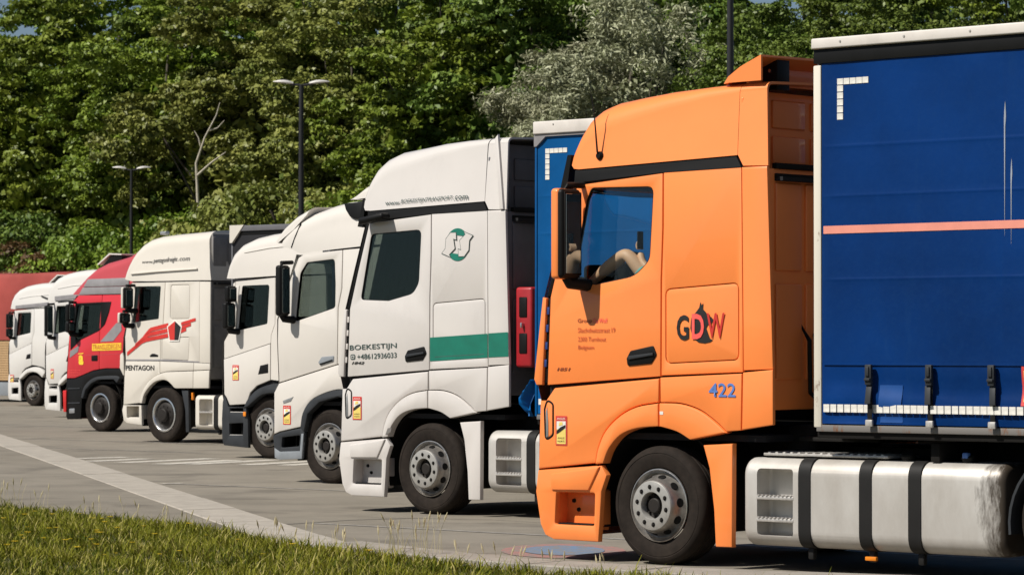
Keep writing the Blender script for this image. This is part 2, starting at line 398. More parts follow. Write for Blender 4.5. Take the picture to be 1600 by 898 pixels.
def loft(t, name, B, T, mat, parent=None, r=.22, crown=.04, bul=.22, cap=(True, True), n=7, thick=0, smooth=40):
    """roof fairing: B / T are matching bottom-edge / top-edge points (u, z), front to rear"""
    bm = bmesh.new(); rows = []
    for (ub, zb), (ut, zt) in zip(B, T):
        hgt = zt - zb; rv = r(ut) if callable(r) else r; rr = min(rv, hgt * .75)
        half = []
        def w(z): return HALF - delta(z)
        z1 = zt - rr; y1 = w(z1)
        half.append((ub - t.k * delta(zb) * .6, w(zb), zb))
        for f in (.35, .7): 
            z = zb + (z1 - zb) * f; half.append((ub + (ut - ub) * f * .75 - t.k * delta(zb) * .6, w(z), z))
        for k in range(n):
            a = k / (n - 1) * math.pi / 2
            y = y1 - rv * 1.1 * (1 - math.cos(a)); z = z1 + rr * math.sin(a)
            half.append((ub + (ut - ub) * (.75 + .25 * k / (n - 1)) - t.k * delta(zb) * .6 * (1 - k / (n - 1)), y, z))
        yl = half[-1][1]
        for f in (.6, .25): half.append((ut, yl * f, zt + crown * (1 - f)))
        pts = half + [(ut, 0, zt + crown)] + [(u, -y, z) for u, y, z in reversed(half)]
        row = []
        fr = max(0, 1 - max(ut, 0) / .9) ** 1.5
        for u, y, z in pts:
            row.append(bm.verts.new((-(u - bul * fr * (1 - (y / 1.25) ** 2)), y, z)))
        rows.append(row)
    for a, b in zip(rows, rows[1:]):
        for i in range(len(a) - 1): bm.faces.new((a[i], a[i + 1], b[i + 1], b[i]))
    if cap[0]: bm.faces.new(rows[0])
    if cap[1]: bm.faces.new(rows[-1][::-1])
    bmesh.ops.recalc_face_normals(bm, faces=bm.faces)
    if sum(f.normal.z * f.calc_area() for f in bm.faces) < 0: bmesh.ops.reverse_faces(bm, faces=bm.faces)
    o = finish(bm, name, mat, parent or t.root, smooth)
    if thick: sm = o.modifiers.new('s', 'SOLIDIFY'); sm.thickness = thick; sm.offset = -1
    return o
def lerp_pts(pts, us):
    out = []
    for u in us:
        for (a, za), (b, zb) in zip(pts, pts[1:]):
            if a <= u <= b: out.append((u, za + (zb - za) * (u - a) / (b - a))); break
        else: out.append((u, pts[0][1] if u < pts[0][0] else pts[-1][1]))
    return out
def front_shell(t, nose, mat, z_ws0, z_ws1, rad=.16, grille=(.55, 1.45)):
    """cab front with rounded corners, split into front panel, windscreen and grille"""
    zs = sorted(set([round(z, 3) for _, z in nose] + [z_ws0, z_ws1, grille[0], grille[1]]))
    pr = sorted(nose, key=lambda p: p[1]); rows = []
    for z in zs:
        z = min(max(z, pr[0][1]), pr[-1][1])
        u = None
        for (ua, za), (ub, zb) in zip(pr, pr[1:]):
            if za <= z <= zb and zb > za: u = ua + (ub - ua) * (z - za) / (zb - za); break
        if u is None: u = pr[-1][0]
        d = delta(z); uu = u - t.k * d; row = []
        for du, dy in ((0, 0), (.025, .035), (.065, .095), (.105, .165), (.135, .25), (.15, .35)): row.append((uu - du, HALF - d - dy, z))
        for f in (.85, .45): row.append((uu - .15 - .07 * (1 - f), row[5][1] * f, z))
        rows.append(row + [(uu - .22, 0, z)] + [(a, -b, c) for a, b, c in reversed(row)])
    out = {'front_panel': [], 'windscreen': [], 'grille': []}
    nc = len(rows[0])
    for i in range(len(rows) - 1):
        zm = (rows[i][0][2] + rows[i + 1][0][2]) / 2
        for j in range(nc - 1):
            inner = 5 <= j < nc - 6
            key = 'windscreen' if (z_ws0 < zm < z_ws1 and inner) else ('grille' if grille[0] < zm < grille[1] and 6 <= j < nc - 7 else 'front_panel')
            out[key].append([rows[i][j], rows[i][j + 1], rows[i + 1][j + 1], rows[i + 1][j]])
    for key, faces in out.items():
        if not faces: continue
        bm = bmesh.new()
        for f in faces:
            bm.faces.new([bm.verts.new((-p[0], p[1], p[2])) for p in f])
        bmesh.ops.remove_doubles(bm, verts=bm.verts, dist=1e-4)
        bmesh.ops.recalc_face_normals(bm, faces=bm.faces)
        if sum(f.normal.x * f.calc_area() for f in bm.faces) < 0: bmesh.ops.reverse_faces(bm, faces=bm.faces)
        finish(bm, key, {'front_panel': mat, 'windscreen': 'glass', 'grille': 'black'}[key], t.root, 50)
def windscreen_blind(t, nose, ws):
    """dark folded blind hung right behind the windscreen"""
    pr = sorted(nose, key=lambda p: p[1]); bm = bmesh.new(); rows = []
    for j in range(7):
        z = ws[0] - .12 + (ws[1] - ws[0] + .1) * j / 6
        u = pr[-1][0]
        for (ua, za), (ub, zb) in zip(pr, pr[1:]):
            if za <= z <= zb and zb > za: u = ua + (ub - ua) * (z - za) / (zb - za)
        rows.append([bm.verts.new((-(u - t.k * delta(z) + .02 + .015 * (i % 2)), -1.12 + 2.06 * i / 40, z)) for i in range(41)])
    for a, b in zip(rows, rows[1:]):
        for i in range(40): bm.faces.new((a[i], a[i + 1], b[i + 1], b[i]))
    bmesh.ops.recalc_face_normals(bm, faces=bm.faces); finish(bm, 'windscreen_blind', 'blackcloth', t.root, 0)
def mirror_parts(t):
    for o in t.mirror:
        c = o.copy(); col.objects.link(c); c.scale = (1, -1, 1)
        if 'label' in c: del c['label']

# wheels --------------------------------------------------------------
_wheel_cache = {}
def wheel(t, u, y_out, rad, style='front', nuts=True, side=1, parent=None, width=.30):
    key = (round(rad, 3), style, nuts)
    s = rad / .465
    if key not in _wheel_cache:
        tp = [(.285, -.03), (.30, -.004), (.33, .006), (.372, .012), (.40, .010), (.405, .006), (.41, .010), (.435, .002), (.452, -.014), (.461, -.032), (.465, -.05)]
        for g in (-.085, -.125, -.165, -.205): tp += [(.465, g + .008), (.455, g + .004), (.455, g - .004), (.465, g - .008)]
        tp += [(.465, -.24), (.452, -.28), (.41, -.30), (.285, -.29)]
        bm = bmesh.new(); lathe_bm(bm, [(r * s, y) for r, y in tp], 56)
        bmesh.ops.recalc_face_normals(bm, faces=bm.faces)
        ty = finish(bm, 'tyre', 'rubber'); tm = ty.data; bpy.data.objects.remove(ty)
        if style == 'front':
            rp = [(.287, -.012), (.286, .002), (.278, .004), (.270, -.012), (.262, -.03), (.254, -.042), (.243, -.034), (.228, .0), (.212, .05), (.196, .078)]
            hp = [(.196, .078), (.190, .088), (.186, .090), (.108, .090), (.104, .084), (.101, .03)]
            dp = [(.101, .03), (.075, .02), (.060, .022), (.058, .058), (.050, .064), (0, .064)]
        elif style == 'deep':
            rp = [(.287, -.012), (.287, .006), (.262, .010), (.250, .0), (.238, -.03), (.228, -.065)]
            hp = [(.228, -.065), (.205, -.03), (.17, -.012), (.115, -.01)]
            dp = [(.115, -.01), (.108, .045), (.095, .055), (.05, .058), (0, .058)]
        else:
            rp = [(.287, -.012), (.286, .002), (.278, .004), (.268, -.02), (.258, -.05), (.244, -.09), (.225, -.125), (.20, -.14)]
            hp = [(.20, -.14), (.13, -.145), (.125, -.14)]
            dp = [(.125, -.14), (.12, -.03), (.105, -.015), (.05, -.012), (0, -.012)]
        meshes = {'tyre': tm}
        for nm, pf, mt in (('wheel', rp, 'chrome' if style == 'deep' else 'rim'), ('hub_ring', hp, {'front': 'hubgrey', 'deep': 'hubdark'}.get(style, 'rim')), ('hub', dp, 'hubdark')):
            bm = bmesh.new(); lathe_bm(bm, [(r * s, y) for r, y in pf], 56)
            if nm == 'hub':
                for k in range(9):
                    a = 2 * math.pi * k / 9; vs_ = bm_box(bm, (.086 * s * math.cos(a), .032, .086 * s * math.sin(a)), (.016, .03, .016), .003)
            bmesh.ops.recalc_face_normals(bm, faces=bm.faces); o = finish(bm, nm, mt)
            if nm == 'hub' and style == 'front':
                pass
            meshes[nm] = o.data; bpy.data.objects.remove(o)
        # nut, and flat black discs for the shaded nut sockets and hand holes
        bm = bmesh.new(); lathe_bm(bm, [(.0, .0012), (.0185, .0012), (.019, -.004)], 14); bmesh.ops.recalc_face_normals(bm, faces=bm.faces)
        o = finish(bm, 'nut_socket_disc', 'black'); meshes['nut_socket_disc'] = o.data; bpy.data.objects.remove(o)
        bm = bmesh.new(); lathe_bm(bm, [(0, .014), (.008, .014), (.0105, .010), (.011, .0)], 6); bmesh.ops.recalc_face_normals(bm, faces=bm.faces)
        o = finish(bm, 'wheel_nut', 'hubdark'); meshes['wheel_nut'] = o.data; bpy.data.objects.remove(o)
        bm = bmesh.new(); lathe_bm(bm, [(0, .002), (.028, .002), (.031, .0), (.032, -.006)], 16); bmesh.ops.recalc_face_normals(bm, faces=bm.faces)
        o = finish(bm, 'hand_hole_disc', 'black'); meshes['hand_hole_disc'] = o.data; bpy.data.objects.remove(o)
        _wheel_cache[key] = meshes
    ms = _wheel_cache[key]
    w = link('wheel', ms['wheel'], parent or t.root)
    w.location = (-u, y_out * side, rad)
    if side < 0: w.rotation_euler = (0, 0, math.pi)
    link('tyre', ms['tyre'], w); link('hub_ring', ms['hub_ring'], w); link('hub', ms['hub'], w)
    if nuts:
        rn, yn = {'front': (.147, .090), 'deep': (.15, -.01)}.get(style, (.165, -.143))
        for k in range(10):
            a = 2 * math.pi * (k + .3) / 10
            for nm in (('nut_socket_disc', 'wheel_nut') if style == 'front' else ('wheel_nut',)):
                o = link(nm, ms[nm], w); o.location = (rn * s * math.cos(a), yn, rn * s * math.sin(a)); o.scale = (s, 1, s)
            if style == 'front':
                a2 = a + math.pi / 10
                h = link('hand_hole_disc', ms['hand_hole_disc'], w)
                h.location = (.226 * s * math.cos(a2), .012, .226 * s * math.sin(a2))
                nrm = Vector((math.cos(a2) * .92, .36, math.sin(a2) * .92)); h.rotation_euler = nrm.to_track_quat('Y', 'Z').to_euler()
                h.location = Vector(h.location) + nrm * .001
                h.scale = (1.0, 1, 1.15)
    return w
def arch_liner(t, u, rad, y0, y1, name='wheel_arch', mat='chassis', a0=-20, a1=200, z=None, th=.012):
    bm = bmesh.new(); n = 20; rows = []
    z = rad * .78 if z is None else z
    for k in range(n + 1):
        a = R(a0 + (a1 - a0) * k / n)
        rows.append([bm.verts.new((-u + r * math.cos(a), y, z + r * math.sin(a))) for r, y in ((rad, y0), (rad, y1), (rad - th, y1), (rad - th, y0))])
    for p, q in zip(rows, rows[1:]):
        for i in range(4): bm.faces.new((p[i], p[(i + 1) % 4], q[(i + 1) % 4], q[i]))
    bm.faces.new(rows[0]); bm.faces.new(rows[-1][::-1])
    bmesh.ops.recalc_face_normals(bm, faces=bm.faces); return finish(bm, name, mat, t.root, 40)
def mirror_unit(t, u_meas, z0, z1, housing, y0=1.31, y1=1.55, split=None, arm=True, depth=.10):
    """rear-view mirror standing off the door; glass faces rearwards"""
    zt = (z0 + z1) / 2
    u = u_meas + t.k * (y1 - HALF) + depth * .9
    yc = (y0 + y1) / 2
    secs = [(z0, z1)] if split is None else [(z0, split - .006), (split + .006, z1)]
    for a, b in secs:
        bm = bmesh.new(); bm_box(bm, (-u + depth / 2, yc, (a + b) / 2), (depth, y1 - y0, b - a), .035, 4)
        h = finish(bm, 'mirror_housing', 'black', t.root, 45)
        if housing != 'black':
            bm = bmesh.new(); bm_box(bm, (-u + depth * .66, yc + .004, (a + b) / 2), (depth * .74, y1 - y0 + .008, b - a + .008), .03, 4); finish(bm, 'mirror_cap', housing, h, 45)
        bm = bmesh.new(); bm_box(bm, (-u - .001, yc - .006, (a + b) / 2), (.012, y1 - y0 - .035, b - a - .05), .005, 2); finish(bm, 'mirror_frame', 'black', h)
        bm = bmesh.new(); bm_box(bm, (-u - .006, yc - .006, (a + b) / 2), (.006, y1 - y0 - .065, b - a - .08), .002, 1); finish(bm, 'mirror_glass', 'mirrorglass', h)
    if arm:
        d = delta(z1); ua = u - .02
        tube('mirror_arm', [(-ua + .05, yc, z1 - .01), (-ua + .05, yc, z1 + .03), (-ua + .06, HALF - d - .02, z1 + .04)], .026, 'black', t.root)
        tube('mirror_arm', [(-ua + .05, yc, z0 + .01), (-ua + .04, yc - .03, z0 - .035), (-ua - .02, HALF - .03, z0 - .05)], [.035, .045, .05], 'black', t.root)
def sticker(t, u0, u1, z0, z1, off=.006):
    """blind-spot warning sticker: red head band, yellow field with black figure"""
    p = decal(t, 'warning_sticker', [(u0, z0), (u1, z0), (u1, z1), (u0, z1)], 'stickred', off)
    w = u1 - u0; h = z1 - z0; m = w * .10
    def d(poly, mat, o, nm='sticker_print'):
        decal(t, nm, [(u0 + w * a, z0 + h * b) for a, b in poly], mat, off + o, p)
    d([(.1, .05), (.9, .05), (.9, .55), (.1, .55)], 'stickyel', .002)
    d([(.1, .55), (.9, .55), (.9, .82), (.1, .82)], 'stickwhite', .002)
    d([(.12, .50), (.45, .62), (.88, .70), (.88, .60), (.40, .45), (.12, .38)], 'txtblack', .004)
    d([(.30, .66), (.66, .70), (.60, .80), (.36, .79)], 'stickyel', .004)
    text(t, 'ANGLES', u0 + w * .14, u0 + w * .86, z0 + h * .87, h * .07, 'stickwhite', off + .004, name='sticker_print', parent=p)
    text(t, 'ANGLES', u0 + w * .2, u0 + w * .8, z0 + h * .22, h * .06, 'txtblack', off + .004, name='sticker_print', parent=p)
    text(t, 'MORTS', u0 + w * .2, u0 + w * .8, z0 + h * .11, h * .06, 'txtblack', off + .004, name='sticker_print', parent=p)
def window(t, poly, glassmat='glass', name='side_window', seal=.016):
    panel(t, 'window_seal', offset(poly, seal), 'black', -.003, [offset(poly, -.006)], th=.02, bev=.003)
    panel(t, name, offset(poly, -.004), glassmat, -.011, th=.004, bev=0)
def running_gear(t, wu, rad, rear_u, tank=None, nuts=True, style='front', cab_end=2.35, rim_in=.055, big=False):
    wheel(t, wu, HALF - rim_in, rad, style, nuts); wheel(t, wu, HALF - rim_in, rad, style, False, -1)
    wheel(t, rear_u, HALF - .02, rad, 'rear', False); wheel(t, rear_u, HALF - .02, rad, 'rear', False, -1)
    arch_liner(t, wu, rad + .16, 1.17, .62); arch_liner(t, wu, rad + .16, -1.17, -.62)
    bm = bmesh.new()
    for s in (1, -1): bm_box(bm, (-(rear_u / 2 + .6), s * .42, .80), (rear_u + .8, .09, .27), .01)
    bm_box(bm, (-wu, 0, rad), (.14, 1.9, .14), .02); bm_box(bm, (-rear_u, 0, rad), (.22, 1.9, .22), .05)
    bm_box(bm, (-(wu + .1), 0, .93), (1.6, 1.2, .35), .05)                # engine bay
    bm_box(bm, (-(cab_end + .35), 0, .62), (.7, 1.4, .5), .04)
    finish(bm, 'chassis_frame', 'chassis', t.root)
    for s in (1, -1):
        g = arch_liner(t, rear_u, rad + .09, s * 1.24, s * .68, 'mudguard', 'bumpergrey', -8, 188, rad * .95, .02)
    bm = bmesh.new(); bm_box(bm, (-rear_u + .2, 0, 1.02), (.9, .9, .07), .02); finish(bm, 'fifth_wheel', 'chassis', t.root)
def cab_core(t, liner, win, rear, floor_z=1.0, ceil_z=2.98, rear_mat='darkgrey', dash=True, seats=True, front_u=.05):
    panel(t, 'inner_lining', liner, 'interior', -.036, [offset(win, .004)], th=.012, bev=0)
    bm = bmesh.new(); bm_box(bm, (-(rear / 2 + .06), 0, floor_z), (rear - .3, 2.3, .05)); finish(bm, 'cab_floor', 'interior', t.root)
    bm = bmesh.new(); bm_box(bm, (-(rear / 2 + .25), 0, ceil_z), (rear - .42, 2.2, .03)); finish(bm, 'cab_ceiling', 'interior', t.root)
    if dash:
        bm = bmesh.new(); bm_box(bm, (-(front_u + .14), 0, 1.72), (.34, 2.2, .75), .08, 4); bm_box(bm, (-(front_u + .30), .55, 2.02), (.16, .5, .14), .05, 3)
        finish(bm, 'dashboard', 'interior', t.root)
        bm = bmesh.new()
        c = Vector((-(front_u + .52), .55, 1.98)); rot = Matrix.Rotation(R(35), 3, 'Y')
        ring = [c + rot @ Vector((0, .22 * math.cos(a), .22 * math.sin(a))) for a in [2 * math.pi * k / 20 for k in range(21)]]
        bm_tube(bm, ring, .016, 6); bm_tube(bm, [c, c + Vector((.22, 0, -.15))], .025, 6)
        bmesh.ops.recalc_face_normals(bm, faces=bm.faces); finish(bm, 'steering_wheel', 'black', t.root, 50)
    if seats:
        for s in (1, -1):
            bm = bmesh.new(); bm_box(bm, (-1.25, s * .58, 1.52), (.5, .5, .16), .05, 3)
            bm_box(bm, (-1.53, s * .58, 1.95), (.14, .48, .75), .06, 3, Matrix.Rotation(R(10), 3, 'Y')); bm_box(bm, (-1.60, s * .58, 2.45), (.10, .26, .2), .04, 3)
            bm_box(bm, (-1.25, s * .58, 1.25), (.35, .35, .45), .03); finish(bm, 'seat', 'seat', t.root, 45)
def rear_wall(t, u, z0, z1, mat, tiers, recess=.10, y=1.19):
    """ribbed cab back wall; tiers = list of (z0,z1) pressed panels"""
    bm = bmesh.new(); bm_box(bm, (-(u - recess), 0, (z0 + z1) / 2), (.04, 2 * y, z1 - z0), .01); w = finish(bm, 'cab_rear_wall', mat, t.root)
    x = -(u - recess) - .02
    for a, b in tiers:
        for ya, yb in ((1.10, .78), (.72, .30), (.22, -.22), (-.30, -.72), (-.78, -1.10)):
            bm = bmesh.new(); vs_ = bm_box(bm, (x - .006, (ya + yb) / 2, (a + b) / 2), (.03, abs(ya - yb), b - a), .012, 3)
            finish(bm, 'pressed_panel', mat, w)
def fuel_tank(t, u0, u1, z0, z1, straps=(), step=(0.13, .47), y1=1.22, depth=.62, steps_z=(.30, .55), mat='alu', rad=.13):
    bm = bmesh.new(); vs_ = bm_box(bm, (-(u0 + u1) / 2, y1 - depth / 2, (z0 + z1) / 2), (u1 - u0, depth, z1 - z0))
    es = [e for e in bm.edges if abs(e.verts[0].co.x - e.verts[1].co.x) > .1]
    bmesh.ops.bevel(bm, geom=es, offset=rad, segments=7, affect='EDGES', profile=.5)
    es = [e for e in bm.edges if len(e.link_faces) == 2 and e.calc_face_angle(0) > R(70)]
    bmesh.ops.bevel(bm, geom=es, offset=.055, segments=5, affect='EDGES', profile=.5)
    tk = finish(bm, 'fuel_tank', mat, t.root, 40)
    if step:
        a, b = u0 + step[0], u0 + step[1]
        bm = bmesh.new(); bm_box(bm, (-(a + b) / 2, y1, (z0 + z1) / 2), (b - a, .34, (z1 - z0) * .76), .03, 3); cut = finish(bm, 'cut', mat, t.root)
        md = tk.modifiers.new('b', 'BOOLEAN'); md.operation = 'DIFFERENCE'; md.object = cut; md.solver = 'EXACT'
        dg = bpy.context.evaluated_depsgraph_get(); me = bpy.data.meshes.new_from_object(tk.evaluated_get(dg)); tk.modifiers.clear(); tk.data = me
        bpy.data.objects.remove(cut)
        me.set_sharp_from_angle(angle=R(40))
        for zz in steps_z:
            bm = bmesh.new(); bm_box(bm, (-(a + b) / 2, y1 - .075, z0 + zz * (z1 - z0)), (b - a + .01, .16, .028), .006)
            n = 9
            for k in range(n): bm_box(bm, (-(a + (b - a) * (k + .5) / n), y1 - .012, z0 + zz * (z1 - z0) + .018), (.014, .05, .012), .003)
            finish(bm, 'step_tread', 'alustep', tk)
    for us in straps:
        poly = fillet([(y1 + .008, z0 - .008), (y1 + .008, z1 + .008), (y1 - depth - .008, z1 + .008), (y1 - depth - .008, z0 - .008)], rad + .01, 8)
        inn = offset(poly, -.014); bm = bmesh.new(); N = len(poly)
        rings = [[bm.verts.new((-us + sx, p[0], p[1])) for p in lp] for lp, sx in ((poly, .055), (poly, -.055), (inn, -.055), (inn, .055))]
        for q in range(4):
            for i in range(N): bm.faces.new((rings[q][i], rings[q][(i + 1) % N], rings[(q + 1) % 4][(i + 1) % N], rings[(q + 1) % 4][i]))
        bm_box(bm, (-us, y1 - .10, z0 - .04), (.05, .05, .09), .01); bmesh.ops.recalc_face_normals(bm, faces=bm.faces)
        finish(bm, 'tank_strap', 'strap', tk, 40)
    return tk

def truck_at(name, x, y, k, label):
    root = empty(name, (x, y, 0), R(138)); tag(root, label, 'truck', 'articulated trucks parked in a slanted row'); return Truck(root, k)

# ---------------------------------------------------------------- ground
def sheet(name, pts, z, mat, kind='structure', parent=None):
    bm = bmesh.new(); f = bm.faces.new([bm.verts.new((p[0], p[1], z)) for p in pts]); bmesh.ops.triangulate(bm, faces=[f])
    bmesh.ops.recalc_face_normals(bm, faces=bm.faces)
    if sum(g.normal.z for g in bm.faces) < 0: bmesh.ops.reverse_faces(bm, faces=bm.faces)
    o = finish(bm, name, mat, parent, 0)
    if kind: o['kind'] = kind
    return o
ground = sheet('ground', [(-3000, -1500), (3000, -1500), (3000, 4500), (-3000, 4500)], -.012, 'soil')
apron = sheet('parking_apron', [(-60, 10), (60, 10), (60, 70), (30, 112), (-34, 160), (-90, 160)], 0, 'asphalt')
# gutter band, kerb, markings, grass ------------------------------------
def seg_strip(name, parent, left, right, z0, z1, mat, step, gap=.012, piece='concrete_slab'):
    """row of slabs between two matching polylines (world x, y)"""
    def resample(pl):
        d = [0]
        for a, b in zip(pl, pl[1:]): d.append(d[-1] + math.dist(a, b))
        return d
    dl = resample(left); L = dl[-1]; n = max(1, int(L / step))
    def at(pl, f):
        dd = resample(pl); s = f * dd[-1]
        for i in range(len(pl) - 1):
            if s <= dd[i + 1] + 1e-9:
                q = (s - dd[i]) / (dd[i + 1] - dd[i]); return Vector((pl[i][0] + (pl[i + 1][0] - pl[i][0]) * q, pl[i][1] + (pl[i + 1][1] - pl[i][1]) * q, 0))
        return Vector((*pl[-1], 0))
    for i in range(n):
        f0, f1 = i / n, (i + 1) / n; g = gap / L / 2
        q = [at(left, f0 + g), at(left, f1 - g), at(right, f1 - g), at(right, f0 + g)]
        dz = random.uniform(-.006, .004)
        bm = bmesh.new(); top = [bm.verts.new((p.x, p.y, z1 + dz)) for p in q]; bot = [bm.verts.new((p.x, p.y, z0)) for p in q]
        bm.faces.new(top)
        for a in range(4): bm.faces.new((top[a], top[(a + 1) % 4], bot[(a + 1) % 4], bot[a]))
        bmesh.ops.recalc_face_normals(bm, faces=bm.faces)
        es = [e for e in bm.edges if all(abs(v.co.z - z1 - dz) < 1e-6 for v in e.verts)]
        bmesh.ops.bevel(bm, geom=es, offset=.008, segments=1, affect='EDGES')
        finish(bm, piece, mat, parent, 0)
gut = empty('gutter', (0, 0, 0)); gut['kind'] = 'structure'
seg_strip('g', gut, [(-24.4, 122), (-10.13, 63.36), (-5.45, 44.2), (-3.04, 34.3), (-1.9, 29.6), (-1.1, 26.55)],
          [(-24.95, 121.8), (-10.72, 63.1), (-6.03, 44.05), (-3.62, 34.15), (-2.46, 29.4), (-1.62, 26.2)], -.05, .012, 'concrete', 2.4, .03)
kerb = empty('kerb', (0, 0, 0)); kerb['kind'] = 'structure'
KO = [(-1.25, 26.6), (-.45, 25.25), (.0, 24.55), (.62, 23.86), (1.62, 23.16), (3.6, 22.2), (7.5, 20.4)]
KI = [(-1.6, 26.25), (-.80, 24.92), (-.34, 24.2), (.32, 23.45), (1.37, 22.62), (3.37, 21.6), (7.27, 19.8)]
seg_strip('k', kerb, KO, KI, -.05, .095, 'kerb', 1.0, .010, 'kerbstone')
# worn painted bars of a hatched zone, and stall lines
bars = empty('painted_bars', (0, 0, 0)); bars['kind'] = 'structure'
for a, b in [((-6.68, 49.29), (-6.0, 49.9)), ((-6.35, 48.03), (-5.6, 49.2)), ((-5.79, 47.49), (-4.6, 49.3)), ((-5.15, 46.83), (-4.2, 48.6)), ((-4.71, 46.83), (-3.6, 48.7)), ((-3.88, 46.6), (-2.9, 48.3)), ((-3.3, 46.4), (-2.5, 47.9)), ((-2.7, 46.0), (-1.9, 47.4))]:
    d = (Vector(b) - Vector(a)).normalized(); nn = Vector((d.y, -d.x)) * .17
    sheet('painted_bar', [Vector(a) + nn, Vector(b) + nn, Vector(b) - nn, Vector(a) - nn], .004, 'roadwhite', None, bars)
fw2 = Vector((-math.sin(R(48)), math.cos(R(48)))); ln2 = Vector((-math.cos(R(48)), -math.sin(R(48))))
for i, (x, y, L0, L1) in enumerate([(-4.25, 40.1, -3.5, 0), (-2.6, 31.6, -9, -.9), (-9.2, 60.2, -6, .2), (-8.0, 54.6, -4, 0), (-11.5, 71, -8, .5)]):
    p = Vector((x, y)); a = p + fw2 * L0; b = p + fw2 * L1; nn = ln2 * .05
    sheet('stall_line', [a + nn, b + nn, b - nn, a - nn], .004, 'roadfaint')
sheet('stall_line', [(-4.39, 39.86), (-4.18, 40.02), (-4.12, 40.22), (-4.35, 40.05)], .008, 'roadwhite')
pm = [Vector((.43 + .52 * math.cos(a), 26.75 + .95 * math.sin(a))) for a in [2 * math.pi * k / 40 for k in range(40)]]
ring = sheet('painted_circle', pm, .004, 'roadred')
sheet('painted_disc', [Vector((.43, 26.75)) + (p - Vector((.43, 26.75))) * .66 for p in pm], .008, 'roadblue')
for pts in [[(-2.3, 30.6), (-1.6, 31.55), (-1.0, 31.9), (-.2, 31.6), (1, 30.3)]]:
    poly = [(x, y + .018) for x, y in pts] + [(x + .01, y - .018) for x, y in reversed(pts)]
    sheet('pavement_crack', poly, .004, 'crack')

